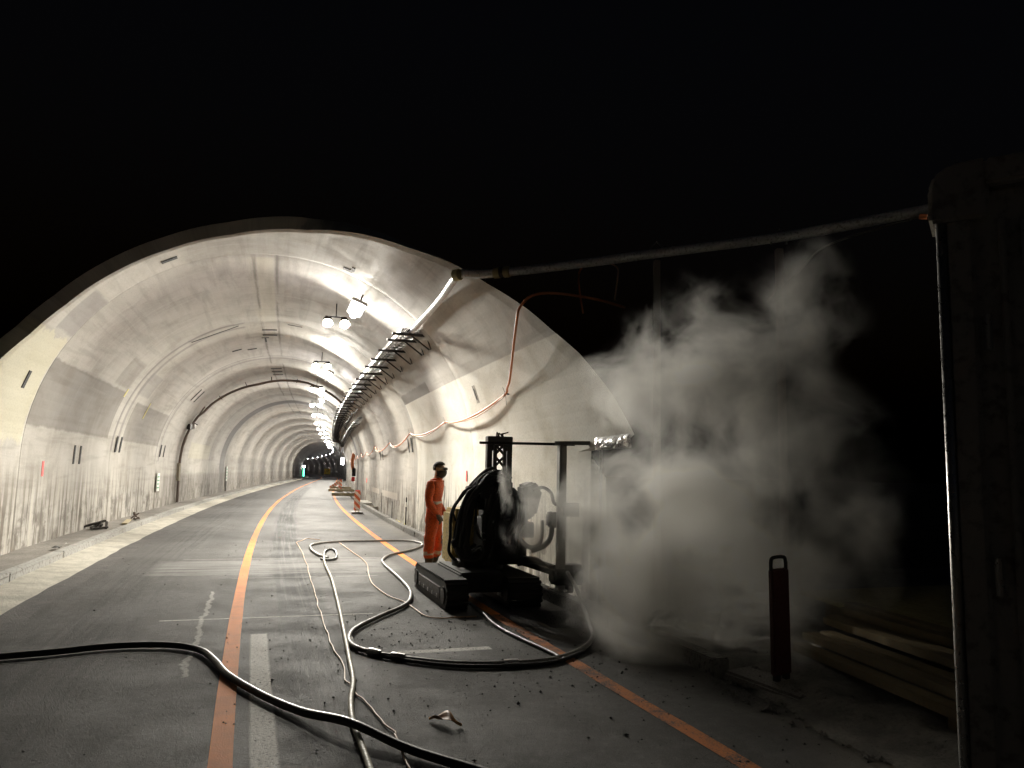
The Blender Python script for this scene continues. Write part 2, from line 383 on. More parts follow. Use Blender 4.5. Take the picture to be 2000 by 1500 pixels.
def kerb(name, u0, u1, h, L, S0, S1, seed, mk='kerb'):
    root = bpy.data.objects.new(name, None); COL.objects.link(root); root['kind'] = 'structure'; root.location = P(S0, u0)
    rnd = random.Random(seed); S = S0
    while S < S1:
        l = L*rnd.uniform(.9, 1.1); hh = h+rnd.uniform(-.008, .008); du = rnd.uniform(-.008, .008)
        a, b = S+.006, S+l-.006; mb = MB(); i = 0
        bot = -.30
        for (s, uu_) in ((a, u0+du), (a, u1+du), (b, u0+du), (b, u1+du)):
            mb.v.append(P(s, uu_, bot)); mb.v.append(P(s, uu_, hh))
        mb.f = [[0,2,3,1],[4,5,7,6],[0,1,5,4],[2,6,7,3],[1,3,7,5],[0,4,6,2]]
        mb.build('kerb_stone', M[mk], root, root.location, bevel=.012)
        S += l
    return root
kerb('kerb_left', -3.22, -3.06, .155, 2.6, 2.0, 110, 3)
kerb('kerb_right', 3.55, 3.71, .135, 1.9, 5.6, 90, 5, 'kerb_dirty')
strip('kerb_far', 110, 335, -3.22, -3.06, .155, .155, M['kerb'], None, 2, 1)
strip('trench', 9.3, 335, 3.70, 4.1, -.16, -.10, M['rubble'], None, .25, 4, 0, 'structure', .10)
strip('verge_left', -25, 12, -14, -3.9, .1, .1, M['soil'], None, .5, 16, 0, 'structure', .06)
# rough verge outside, right of the kerb, with a low spoil heap
mb = MB(); uv = []
NS, NU = 90, 70
for a in range(NS+1):
    for b in range(NU+1):
        S = -6+17.5*a/NS; u = (3.69 if S > 5.4 else 3.69-.28*min(1,(5.4-S)/1.2)+.07*mnoise.noise((S*2.2,3,1)))+9*(b/NU)**1.3
        z = .03+.05*mnoise.fractal((S*1.6, u*1.6, 7.0), .8, 2.0, 5)
        z += .13*math.exp(-((S-5.3)/1.3)**2-((u-4.75)/.65)**2)*(1+.6*mnoise.noise((S*3, u*3, 1)))
        z += .10*math.exp(-((u-3.9)/.22)**2)*(.6+.7*mnoise.noise((S*2.4, 5, u*3)))*(1 if S < 7.2 else .3)
        if S > 9.2 and u < 4.4: z -= .16
        if u < 3.9 and S < 5.6: z = -.03 if b == 0 else max(z*min(1, b/8), .0)+.010+.012*abs(mnoise.noise((S*7, u*9, 4)))
        mb.v.append(P(S, u, z)); uv.append((S, u))
for a in range(NS):
    for b in range(NU):
        p = a*(NU+1)+b; mb.f.append([p, p+1, p+NU+2, p+NU+1])
mb.build('verge_right', M['rubble'], smooth=True, uv=uv)['kind'] = 'structure'

# ------------------------------------------------------------------ tunnel
EDGE = [(-8.0, 12.3), (-6.4, 12.4), (-5.6, 12.55)] + [(arc_of(u, z), S) for u, z, S in (
    (-3.65,3.06,12.71),(-3.43,3.54,13.21),(-3.07,4.1,13.55),(-2.41,4.75,13.74),(-1.68,5.22,13.83),(-.72,5.54,13.7),(.52,5.58,13.09),
    (1.31,5.4,12.39),(2.05,5.08,11.77),(2.62,4.66,11.0),(2.98,4.32,10.55),(3.36,3.82,9.8),(3.55,3.49,9.4),(3.73,3.11,8.85),(3.89,2.58,8.28),(3.97,2.23,7.97))]
EDGE += [(arc_of(3.99, 2.06), 7.83), (arc_of(3.99, 1.99), 8.05), (arc_of(3.99, 1.90), 9.05), (arc_of(3.99, 1.8), 9.08), (9, 9.08)]
ea = [e[0] for e in EDGE]; es = [e[1] for e in EDGE]
def edgeS(a): return float(np.interp(a, ea, es))
tun = thing('tunnel', 'pale concrete road tunnel lining with an obliquely cut open portal edge', 'tunnel', P(15, 0, 0))
TO = tun.location.copy()
AR = sorted(set(list(np.linspace(-SPR-1.98, SPR+1.98, 97)) + [e[0] for e in EDGE if abs(e[0]) < SPR+1.9]))
def lining_block(S0f, S1, nS, name='lining_block', back=None):
    mb = MB(); uv = []; n = len(AR)
    rows = []
    for k in range(nS+1):
        for a in AR:
            s0 = S0f(a); S = s0+(S1-s0)*k/nS
            e = .02 if k in (0, nS) else 0.0
            u, z = prof(a, e); mb.v.append(P(S, u, z)); uv.append((S, a))
    for k in (0, nS):
        for a in AR:
            s0 = S0f(a); S = s0 if k == 0 else S1
            if k == 0 and back: S += back(a)
            u, z = prof(a, .24); mb.v.append(P(S, u, z)); uv.append((S, a))
    for k in range(nS):
        for j in range(n-1):
            p = k*n+j; mb.f.append([p, p+1, p+n+1, p+n])
    b0 = (nS+1)*n; b1 = b0+n
    for j in range(n-1):
        mb.f.append([j, b0+j, b0+j+1, j+1]); p = nS*n+j; mb.f.append([p, p+1, b1+j+1, b1+j]); mb.f.append([b0+j, b1+j, b1+j+1, b0+j+1])
    mb.f.append([k*n for k in range(nS+1)] + [b1, b0]); mb.f.append([b0+n-1, b1+n-1] + [k*n+n-1 for k in range(nS, -1, -1)])
    o = mb.build(name, M['lining'], tun, TO, uv=uv)
    return o
lining_block(edgeS, 14.99, 16, back=lambda a: float(np.interp(a, [-2, 0.3, 2.2, 5, 6.0, 6.3], [0, .0, .55, .75, .5, 0])))
S = 15.005
while S < 330:
    L = 7.0 if S < 150 else 21.0
    lining_block(lambda a, s=S: s, S+L-.012, 8 if S < 150 else 14); S += L
# slots (black plates painting the shade of recesses), anchor plates, spray marks on the lining
def on_wall(S, a, ls, la, mat, name, th=.012, off=-.006):
    mb = MB(); vs = []
    for d in (off-th/2, off+th/2):
        for (ds, da) in ((-1,-1),(1,-1),(1,1),(-1,1)):
            u, z = prof(a+da*la/2, d); mb.v.append(P(S+ds*ls/2, u, z))
    mb.f = [[0,1,2,3],[7,6,5,4],[0,4,5,1],[1,5,6,2],[2,6,7,3],[3,7,4,0]]
    return mb.build(name, mat, tun, TO)
def az_(u, z): return arc_of(u, z)
for (S, u, z, ls, la) in ((18.45,-3.9,1.8,.10,.40),(18.95,-3.9,1.8,.10,.40),(22.45,-3.87,2.14,.15,.42),(22.95,-3.87,2.14,.15,.42),(29.4,-3.87,2.12,.13,.42),(30.1,-3.87,2.12,.13,.42),
        (30.3,-2.95,4.23,.12,.55),(31.1,-2.95,4.23,.12,.55),(23.2,-.21,5.61,.13,.42),(24.1,-.22,5.6,.13,.42),(32.2,-.25,5.6,.2,.42),(33.2,-.25,5.6,.2,.42),(34.3,-.25,5.6,.2,.42),
        (14.35,-1.74,5.19,.13,.28),(14.1,-3.68,2.94,.12,.30),(22.3,3.92,2.35,.12,.42),(22.9,3.92,2.35,.12,.42),(13.88,3.74,3.05,.05,.22),(30.2,3.9,2.2,.15,.42),(31.1,3.9,2.2,.15,.42),
        (26.2,-1.3,5.4,.14,.3),(26.6,-.85,5.52,.14,.3),(22.15,-1.6,5.25,.05,1.3),(22.15,.5,5.58,.05,.4),(14.65,1.36,5.39,.14,.20),(14.5,1.44,5.35,.26,.07)):
    on_wall(S, az_(u, z), ls, la, M['slot'], 'slot')
on_wall(13.88, az_(3.74, 3.05), .17, .34, M['concrete'], 'slot_frame', .01, .0)
on_wall(25.0, -.42, .75, .05, M['slot'], 'anchor_rail'); on_wall(24.6, -.42, .07, .22, M['slot'], 'anchor_rail')
for (S, u, z, w, h, m) in ((16.3,-3.9,1.50,.12,.28,'red_paint'),(15.45,3.99,1.52,.07,.22,'red_paint'),(21.2,-3.49,3.4,.12,.22,'yellow_cloth'),(24.7,-3.6,3.2,.10,.5,'yellow_cloth'),(38.5,3.98,1.1,.5,.22,'red_paint')):
    on_wall(S, az_(u, z), w, h, M[m], 'spray_mark', .006, -.004)

# ------------------------------------------------------------------ lamps
def lamp_light(typ, size, watts, c, parent, loc, rx=0.0):
    L = bpy.data.lights.new('lamp_light', 'AREA' if typ == 'DISK' else 'POINT'); L.energy = watts; L.color = c
    if typ == 'DISK': L.shape = 'DISK'; L.size = size; L.spread = math.radians(165)
    else: L.shadow_soft_size = size
    o = bpy.data.objects.new('lamp_light', L); COL.objects.link(o); o.parent = parent; o.location = loc; o.rotation_euler = (rx, 0, math.radians(-15) if rx else 0); return o
def make_tube():
    r = thing('tube_lamp', 'x', 'lamp', group='tube lamps under the tunnel crown')
    MB().box((0,0,.05), (.32,1.30,.06)).build('housing', M['lamp_white'], r, bevel=.01)  # made broad to keep the tube's light off the ceiling
    MB().prism([(-.085,.012),(-.06,-.045),(0,-.07),(.06,-.045),(.085,.012)], -.58, .58).build('diffuser', M['tube_light'], r)
    for y in (-.3,.3): lamp_light('POINT', .07, TUBE_W/2, (.97,.95,1.0), r, (0,y,-.13))
    for y in (-.5,.5): MB().bar((0,y,.08),(0,y,.24),.03,.03).build('hanger', M['steel_dark'], r)
    return r
ORD = ['first','second','third','fourth','fifth','sixth','seventh','eighth','ninth','tenth','eleventh','twelfth','thirteenth','fourteenth','fifteenth','sixteenth','seventeenth','eighteenth','nineteenth','twentieth','twenty-first','twenty-second','twenty-third','twenty-fourth','twenty-fifth']
tube0 = make_tube()
TS = [16.2, 27.9, 38.9, 50.2, 61.4, 72.6, 83.8, 95, 106, 117, 128, 139, 155, 172, 190, 208, 227, 247, 268, 290, 312, 330]  # last few tubes are added to light the black far end
for i, S in enumerate(TS):
    o = tube0 if i == 0 else copy_tree(tube0); place(o, S*.988, 1.66, 4.90); o.rotation_euler.y = 0.38
    o['label'] = ('long white tube lamp on the crown right behind the portal edge' if i == 0 else 'white tube lamp on the crown, %s in the row from the portal' % ORD[i])
def make_flood():
    r = thing('flood_lamp', 'x', 'lamp', group='twin work floodlights along the crown')
    MB().bar((-.24,.02,.07),(.24,.02,.07),.03,.03).bar((0,.02,.07),(0,.02,.42),.025,.025).build('bracket', M['steel_dark'], r)
    T = math.radians(42); dv = Vector((0,-math.cos(T),-math.sin(T)))
    for x in (-.19, .19):
        c = Vector((x,.02,0))
        h = MB().tube([c-dv*.08, c, c+dv*.065], [.05,.095,.105], 16).build('lamp_head', M['steel_dark'], r)
        MB().tube([c+dv*.064, c+dv*.15], [.106,.114], 16, False).build('added_visor', M['steel_dark'], h)  # collar added to cut the upward spill of the lamp
        MB().cyl(c+dv*.066, c+dv*.072, .095, 16).build('lens', M['flood_light'], h)
        lamp_light('DISK', .18, FLOOD_W, (1.0,.945,.83), r, c+dv*.076, T-math.pi/2)
    return r
fl0 = make_flood()
for i, S in enumerate([17.8, 25.5, 33.2, 41.4, 49.3, 57.6, 66, 74.5, 84, 95, 107, 120]):  # pairs past the sixth are added to brighten the far tunnel
    o = fl0 if i == 0 else copy_tree(fl0); place(o, S, 1.38, 5.0)
    o['label'] = ('twin round work floodlight nearest the portal, glaring yellowish' if i == 0 else 'twin round white work floodlight, %s in its row from the portal' % ORD[i])
# far fittings
r = thingS('wall_lamp', 'upright white lamp on the far right tunnel wall', 'lamp', 100, 3.35, 2.2)
MB().box((.0,0,.45),(.40,.14,.9)).build('housing', M['lamp_white'], r, bevel=.03); MB().box((-.02,-.08,.45),(.30,.03,.8)).build('diffuser', M['wall_light'], r, bevel=.01)
r = thingS('signal_light', 'tall green lit marker with a white lamp on top, far left wall', 'signal', 150, -3.45, .12)
MB().box((0,0,.85),(.34,.16,1.7)).build('housing', M['steel_dark'], r, bevel=.02); MB().box((0,-.10,.85),(.26,.03,1.55)).build('light_panel', M['green_light'], r)
MB().tube([(0,-.02,1.72),(0,-.02,1.80),(0,-.02,2.02),(0,-.02,2.08)],[.05,.16,.17,.08],12).build('lamp_globe', M['wall_light'], r)
r = thingS('warning_sign', 'yellow square board with dark symbol standing on the far road', 'sign', 165, 1.1, 0)
MB().box((0,0,1.15),(1.25,.05,1.15)).build('board', M['yellow_sign'], r, bevel=.02)
mb = MB()
for s in (-1, 1): mb.bar((0,-.031,1.0),(s*.20,-.031,1.38),.10,.008,(0,1,0))
mb.bar((0,-.032,.82),(0,-.032,1.05),.10,.008,(0,1,0)); mb.build('symbol', M['slot'], r)
for s in (-1,1): MB().bar((s*.55,.05,0),(s*.55,.05,1.3),.06,.06).build('leg', M['steel_dark'], r); 
for s in (-1,1): MB().box((s*.55,.05,.04),(.25,.55,.08)).build('foot', M['rubber'], r)

# ------------------------------------------------------------------ vent pipe: along the wall and out over the verge
vp = thing('vent_pipe', 'long grey plastic pipe leaving the portal on posts towards the container', 'pipe', P(11, 2.66, 0)); VO = vp.location.copy()
CP = Vector((0,0,1.6)); j = CP+(P(11.05, 2.66, 4.54)-CP)*.955; inn = [P(15.6, 2.74, 4.42), P(14.4, 2.73, 4.43), P(13.2, 2.72, 4.45), P(12.1, 2.67, 4.44), P(11.3, 2.60, 4.42), j]
MB().tube(catmull(inn, 6), .060, 14).build('pipe_run', M['pipe_plastic'], vp, VO, smooth=True)
outp = [j+Vector((.06,-.02,.02)), Vector((-.334,10.85,4.46)), Vector((.69,10.50,4.50)), Vector((1.90,10.0,4.56)), Vector((3.31,9.36,4.61)), Vector((4.2,8.70,4.63)), Vector((4.9,8.1,4.64)), Vector((5.8,7.3,4.6))]
MB().tube(catmull(outp, 8), .064, 14).build('pipe_run', M['pipe_plastic'], vp, VO, smooth=True)
def coll(p, d, r, l, name, m):
    d = d.normalized(); MB().tube([p-d*l/2, p-d*l/2.2, p+d*l/2.2, p+d*l/2], [r*.93, r, r, r*.93], 16).build(name, m, vp, VO, smooth=False)
dd = outp[2]-outp[1]
coll(j, (outp[1]-j)*.6+(j-inn[-2]).normalized()*.3, .084, .10, 'flange', M['pipe_joint'])
for t in (.30, .44): coll(outp[1]+dd*(t-.22), dd, .080, .09, 'coupling', M['pipe_joint'])
coll(outp[1]+dd*.15, dd, .072, .14, 'coupling', M['steel_dark'])
for (x, y) in ((1.90,10.0),(3.31,9.36)):
    MB().bar((x,y,.0),(x,y,4.46),.085,.085).build('support_post', M['pipe_brown'], vp, VO, bevel=.008)
    MB().tube([(x-.09,y+.02,4.52),(x-.09,y+.02,4.62),(x,y,4.72),(x+.09,y-.02,4.62),(x+.09,y-.02,4.52)], .012, 6).build('pipe_clip', M['steel_post'], vp, VO)
for k, (a, b, l) in enumerate((((.98,10.86,4.58),(1.0,10.85,3.9),'orange cable end hanging off the pipe, thicker of two'), ((1.36,10.62,4.58),(1.42,10.6,4.05),'thin dull cable end hanging off the pipe'))):
    a, b = Vector(a), Vector(b); m = (a+b)/2+Vector((-.05 if k == 0 else .07,0,.05))
    o = MB().tube(catmull([a, a*.7+m*.3+Vector((-.03+.1*k,0,0)), m, b], 6), .014 if k == 0 else .011, 8).build('hanging_cable', M['cable_orange'] if k == 0 else M['wire'], None, a, smooth=True)
    tag(o, l, 'cable')
o = MB().tube(catmull([(4.75,8.1,4.56),(4.2,8.5,4.48),(3.7,8.9,4.36),(3.45,9.1,4.1),(3.1,9.2,3.75)], 8), .012, 6).build('hanging_cable', M['hose_grey'], None, (4.75,8.1,4.56), smooth=True)
tag(o, 'thin grey line slung down from the pipe near the container', 'cable')

# ------------------------------------------------------------------ cable tray with brackets
ct = thing('cable_tray', 'dark cable ladder full of cables bracketed high on the right tunnel wall', 'cable tray', P(15.2, 2.9, 0)); CO = ct.location.copy()
def run(pts_fn, S0, S1, ds, r, name, m, n=6):
    k = int((S1-S0)/ds); MB().tube([pts_fn(S0+(S1-S0)*i/k) for i in range(k+1)], r, n).build(name, m, ct, CO, smooth=True)
def barrun(u, z, w, h, S0, S1, name, m):
    mb = MB(); S = S0
    while S < S1-.01:
        e = min(S+3, S1); mb.bar(P(S,u,z), P(e,u,z), w, h); S = e
    mb.build(name, m, ct, CO)
for u in (2.50, 2.86): barrun(u, 4.40, .018, .075, 15.2, 135, 'rail', M['steel'])
mb = MB(); S = 15.3
while S < 75: mb.bar(P(S,2.50,4.375), P(S,2.86,4.375), .03, .015); S += .3
mb.build('rung', M['steel'], ct, CO)['kind'] = 'stuff'
S = 15.3; i = 0
while S < 80:
    a, b = P(S, 2.34, 4.335), P(S, 3.03, 4.335)
    mb = MB().bar(a, b, .045, .05)
    c = P(S, 3.10, 4.05); mb.bar(P(S,2.72,4.32), c, .03, .03); mb.bar(P(S,3.02,4.36), P(S,3.13,4.06), .05, .02)
    mb.build('bracket', M['steel_dark'], ct, CO); S += 1.5 if i else .8; i += 1
rnd = random.Random(4)
for k in range(7):
    u0_, z0_, ph = 2.54+.045*k, 4.42+rnd.uniform(0,.03), rnd.uniform(0,6)
    run(lambda S: P(S, u0_+.012*math.sin(S*1.3+ph), z0_+.008*math.sin(S*2.1+ph)), 15.2, 120, .6, rnd.choice((.012,.016,.022)), 'cable', M['rubber'] if k % 2 else M['hose_grey'])
for u in (3.13, 3.36): barrun(u, 3.78 if u < 3.2 else 3.74, .016, .06, 36, 135, 'rail', M['steel'])
S = 36.5
while S < 75: MB().bar(P(S,3.08,3.74), P(S,3.42,3.72), .04, .045).build('bracket', M['steel_dark'], ct, CO); S += 1.5
for k in range(3): run(lambda S: P(S, 3.16+.06*k, 3.80), 33, 120, .8, .02, 'cable', M['rubber'])
run(lambda S: P(S, 2.93+.01*math.sin(S), 4.05-.12*abs(math.sin((S-28)*.5))), 30, 44, .3, .02, 'cable', M['rubber'])

# brown pipe arching over the crown
ap = thing('arch_pipe', 'brown pipe rising up the left wall and crossing under the crown', 'pipe', P(34, -3.9, 0)); AO = ap.location.copy()
pts = []
for k in range(45):
    a = -SPR-1.5+(2.9+SPR+1.5)*k/44; u, z = prof(a, -.10-.16*max(0, 1-abs(a+1.2)/2.2)); pts.append(P(33.4+(.5 if a > -4 else 0)+1.6*max(0, (a+5))/7, u, z))
MB().tube(pts, .05, 8).build('pipe_run', M['pipe_brown'], ap, AO, smooth=True)
pts2 = []
for k in range(34):
    a = -SPR-1.5+(SPR+1.5-3.6)*k/33; u, z = prof(a, -.07); pts2.append(P(33.75+.1*math.sin(k*.7), u, z))
MB().tube(pts2, .03, 6).build('pipe_run', M['pipe_brown'], ap, AO, smooth=True)
for a in (-4.4, -2.9, -1.7, -.6, .5, 1.6):
    u, z = prof(a, -.02); u2, z2 = prof(a, -.22); k = 33.9+1.6*max(0, a+5)/7
    MB().bar(P(k,u,z), P(k,u2,z2), .03, .03).build('hanger', M['steel_dark'], ap, AO)
u, z = prof(-4.55, -.12); MB().cyl(P(33.7,u,z-.1), P(33.7,u,z+.1), .11, 12).build('valve', M['steel'], ap, AO)
u, z = prof(-4.6, -.08); MB().box(P(33.3,u,z), (.14,.22,.22)).build('valve_box', M['steel_dark'], ap, AO)
u, z = prof(-SPR-.2, -.09); MB().bar(P(33.35,u,z-.45), P(33.35,u,z+.25), .16, .10).build('valve_cover', M['hose_beige'], ap, AO)

# orange supply cable looped along the right wall
oc = thing('supply_cable', 'orange supply cable slung in loops along the right tunnel wall', 'cable', P(12, 3.7, 2.8)); OO = oc.location.copy()
def wu(z, d=.07): return UC+math.sqrt(max(0.01, RR*RR-max(0, z-ZC)**2))-d
path = [P(9.95,4.9,4.02), P(9.8,4.4,4.06), P(9.75,3.75,4.08), P(9.78,3.42,4.02), P(9.85,3.27,3.86), P(9.98,3.27,3.70), P(10.6,3.42,3.35), P(11.35,3.62,3.06), P(11.75,3.70,2.95), P(11.96,3.74,2.88)]
ties = [(11.96,2.88),(16.82,2.69),(21.95,2.66),(27.0,2.55),(32.5,2.56),(37.5,2.45),(42,2.5),(47,2.45),(52,2.45),(57,2.4),(63,2.4)]
for (s0, z0), (s1, z1) in zip(ties, ties[1:]):
    sag = .20 if s0 < 20 else .30
    for k in range(1, 7):
        t = k/6; z = z0+(z1-z0)*t-sag*4*t*(1-t)*.75
        path.append(P(s0+(s1-s0)*t, wu(z, .055+.08*4*t*(1-t)), z))
MB().tube(catmull(path, 4), .019, 8).build('cable_run', M['cable_orange'], oc, OO, smooth=True)
pp = [p+Vector((0,0,-.02-.03*math.sin(i*.9))) for i, p in enumerate(path[9:])]
MB().tube(catmull(pp, 4), .012, 6).build('cable_run', M['wire'], oc, OO, smooth=True)
for (s, z) in ties:
    mb = MB(); c0 = P(s, wu(z, .06), z)
    for dx in ((0,-.10,.03),(.02,.02,-.18),(-.05,.05,.12),(.0,.14,-.02)): mb.tube([c0, c0+Vector(dx)], .004, 5)
    mb.cyl(P(s, wu(z,.09), z), P(s, wu(z,-.02), z), .012, 6); mb.build('wire_tie', M['steel_dark'], oc, OO)
# bundle and equipment on the far right wall
r = thingS('cable_bundle', 'coiled orange cable bundle hanging on the right wall', 'cable', 50, 3.72, 2.1); mb = MB()
for k in range(5):
    mb.tube([(.03*k-.06+.04*math.cos(t*.628*2), .30*math.sin(t*.628), .55*math.cos(t*.628)*(1-.06*k)) for t in range(11)], .03, 6, False)
mb.build('coil', M['cable_orange'], r, smooth=True)
r = thingS('hydrant_box', 'dark red and black equipment box fixed to the right wall', 'box', 50, 3.80, .9)
MB().box((0,0,.55),(.22,.6,.5)).build('cabinet', M['slot'], r, bevel=.02); MB().box((-.03,-.05,.12),(.2,.5,.28)).build('drawer', M['red_paint'], r, bevel=.02); MB().cyl((-.14,-.1,.62),(-.05,-.1,.62),.11,12).build('dial', M['white_sign'], r)

# signs on the left wall
for (S, z, l, w, h, leg) in ((29.3, .72, 'pale green-lettered notice board on the stained left wall', .55, .62, 0), (50.5, .75, 'slim white notice with green print on a short post, left wall', .6, .9, 1)):
    r = thingS('notice_board', l, 'sign', S, -3.86, z if not leg else .12)
    b = .75-.12 if leg else 0
    MB().box((0,0,b+h/2),(.03,w,h)).build('board', M['white_sign'], r, bevel=.004)
    mb = MB()
    for k in range(4): mb.box((.018,-.02,b+h*(.2+.2*k)),(.006,w*(.7-.12*(k % 2)),h*.07))
    mb.build('print', M['green_print'], r)
    if leg: MB().bar((0,0,0),(0,0,b),.06,.06).build('post', M['steel'], r)

# ------------------------------------------------------------------ silver sheet on the lip corner
mb = MB()
def foil(a, b):
    S = 7.86+.98*a; z = 2.075-.02*a+(-.155+.01*a)*b
    bul = math.sin(math.pi*min(1, a*1.02))**.6*math.sin(math.pi*b)**.5 if 0 < b < 1 and 0 < a < 1 else 0
    d = .015+.075*bul*(1+.8*mnoise.noise((S*9, z*14, 2)))+.02*mnoise.noise((S*30, z*30, 1))*bul
    u, zz = prof(arc_of(3.99, z), -d); return P(S, u, zz-.03*bul)
mb.grid(foil, 26, 10)
for a in range(26): pass
o = mb.build('plastic_sheet', M['foil'], None, P(8.3, 3.95, 1.98)); tag(o, 'crumpled silver sheet wrapped round the sharp corner of the portal edge', 'sheet')
sm = o.modifiers.new('thick', 'SOLIDIFY'); sm.thickness = .006

# ------------------------------------------------------------------ steel prop frame at the wall end
fr = thingS('prop_frame', 'grey steel prop frame with crossbeam under the portal edge', 'frame', 9.35, 3.72, .13)
MB().box((0,0,.92),(.10,.10,1.84)).build('post', M['steel_post'], fr, bevel=.006)
MB().box((0,0,.012),(.22,.22,.024)).build('base_plate', M['steel_post'], fr)
MB().bar((-.07,.05,1.87),(.30,-.32,1.87),.06,.05).build('crossbeam', M['steel_post'], fr)
MB().bar((.27,-.29,1.83),(.50,-.62,1.83),.045,.035).build('crossbeam', M['steel_post'], fr)
MB().cyl((.36,-.42,-.1),(.36,-.42,1.81),.021,12).build('post', M['steel'], fr)
MB().box((.10,-.06,1.02),(.20,.14,.17)).build('junction_box', M['steel_dark'], fr, bevel=.01)

# ------------------------------------------------------------------ demolition robot
RB = thingS('demolition_robot', 'black and yellow tracked water-jet robot draped in hoses, with lattice mast', 'robot', 9.9, 2.75, 0)
def stad(y0, y1, h, z0=0.0, n=8):
    r = h/2; out = []
    for k in range(n+1): a = -math.pi/2+math.pi*k/n; out.append((y1-r+r*math.cos(a), z0+r+r*math.sin(a)))
    for k in range(n+1): a = math.pi/2+math.pi*k/n; out.append((y0+r+r*math.cos(a), z0+r+r*math.sin(a)))
    return out
for (x0, x1, y0, y1) in ((-.62,-.36,-1.02,.92), (.16,.56,-1.0,.90)):
    sp = stad(y0, y1, .33); mb = MB(); i = 0
    for x in (x0, x1):
        for (y, z) in sp: mb.v.append(Vector((x, y, z)))
    n = len(sp)
    for k in range(n): q = (k+1) % n; mb.f.append([k, q, n+q, n+k])
    mb.f.append(list(range(n))[::-1]); mb.f.append([n+k for k in range(n)])
    tr = mb.build('track', M['rubber'], RB, bevel=.012)
    mb = MB(); k = 0
    y = y0+.16
    while y < y1-.14:
        mb.box(((x0+x1)/2, y, .338), (x1-x0+.004, .035, .022)); mb.box(((x0+x1)/2, y, .004), (x1-x0+.004, .035, .010)); y += .075
    for yc, sg in ((y1-.165, 1), (y0+.165, -1)):
        for k in range(7):
            a = -math.pi/2+math.pi*(k+.5)/7; mb.box(((x0+x1)/2, yc+sg*.172*math.cos(a), .165+.172*math.sin(a)), (x1-x0+.004, .03, .03), Matrix.Rotation(a*sg, 3, 'X'))
    mb.build('tread', M['rubber'], tr)['kind'] = 'stuff'
    for s, xs in ((-1, x0-.004), (1, x1+.004)):
        MB().box((xs, (y0+y1)/2, .165), (.02, (y1-y0)*.66, .15)).build('side_plate', M['steel_dark'], tr, bevel=.008)
        for yy in (y0+.165, y1-.165): MB().cyl((xs-.01*s,yy,.165),(xs+.014*s,yy,.165),.10,16).build('wheel', M['steel_dark'], tr)
        mb = MB()
        for kk in range(5): mb.cyl((xs, y0+.45+.26*kk, .12), (xs+.018*s, y0+.45+.26*kk, .12), .025, 8)
        mb.build('bolt', M['steel'], tr)
MB().box((-.10,-.05,.27),(.56,1.25,.24)).build('chassis', M['robot_black'], RB, bevel=.02)
MB().cyl((.05,.1,.36),(.05,.1,.46),.34,24).build('turntable', M['robot_black'], RB)
hs = MB().box((.30,.72,.71),(1.04,.62,.72)).build('engine_housing', M['yellow'], RB, bevel=.035)
MB().box((.30,.72,1.085),(.96,.54,.03)).build('lid', M['yellow'], hs, bevel=.01)
mb = MB()
for k in range(3): mb.box((.42+.11*k,.405,.72),(.05,.02,.34))
mb.build('vent', M['slot'], hs)
for (x, y, z, d) in ((.30,.06,.72,(.52,.50,.60)),(.32,.06,1.16,(.44,.46,.30)),(.22,.02,1.40,(.42,.40,.18)),(.02,.0,1.22,(.22,.34,.20)),(.28,.0,1.54,(.20,.26,.10)),(.56,.02,.98,(.12,.36,.20))):
    MB().box((x,y,z), d).build('tower_module', M['robot_black'], RB, bevel=.014)
mb = MB().box((.14,-.26,.86),(.30,.10,.42)).box((.38,-.25,.66),(.24,.08,.30)); mb.build('valve_block', M['robot_black'], RB, bevel=.012)
MB().box((.06,-.27,.52),(.16,.08,.20)).build('valve_cover', M['robot_black'], RB, bevel=.012)
# lattice mast
for x in (.242, .528): MB().box((x,.34,1.25),(.075,.10,1.68)).build('mast_rail', M['steel_dark'], RB, bevel=.006)
for x in (.318, .452): MB().box((x,.30,1.25),(.046,.05,1.62)).build('mast_rail', M['steel_dark'], RB)
MB().box((.385,.34,2.04),(.36,.14,.12)).build('mast_head', M['steel_dark'], RB, bevel=.008)
z = 1.02
while z < 1.95:
    for s in (-1, 1): MB().bar((.385-s*.07,.31,z),(.385+s*.07,.31,z+.15),.034,.020,(0,1,0)).build('lattice', M['steel_dark'], RB)
    z += .165
MB().box((.385,.31,1.975),(.16,.03,.03)).build('lattice', M['steel_dark'], RB)
for x0, x1, zz in ((.235,.315,1.55),(.455,.535,1.55),(.235,.315,1.95),(.455,.535,1.95)): MB().box(((x0+x1)/2,.32,zz),(x1-x0,.05,.10)).build('mast_tie', M['steel_dark'], RB)
rnd = random.Random(11); mb = MB()
for k in range(6):
    x = .34+.022*k; mb.tube(catmull([(x,.32,2.08),(x+rnd.uniform(-.03,.03),.30,2.13),(x+rnd.uniform(-.07,.05),.28,2.13+rnd.uniform(-.02,.03))],4), .010, 6)
mb.build('hose_end', M['rubber'], RB, smooth=True)
MB().bar((.10,.30,2.005),(1.12,-.60,1.985),.035,.035).build('lance_bar', M['steel_dark'], RB)
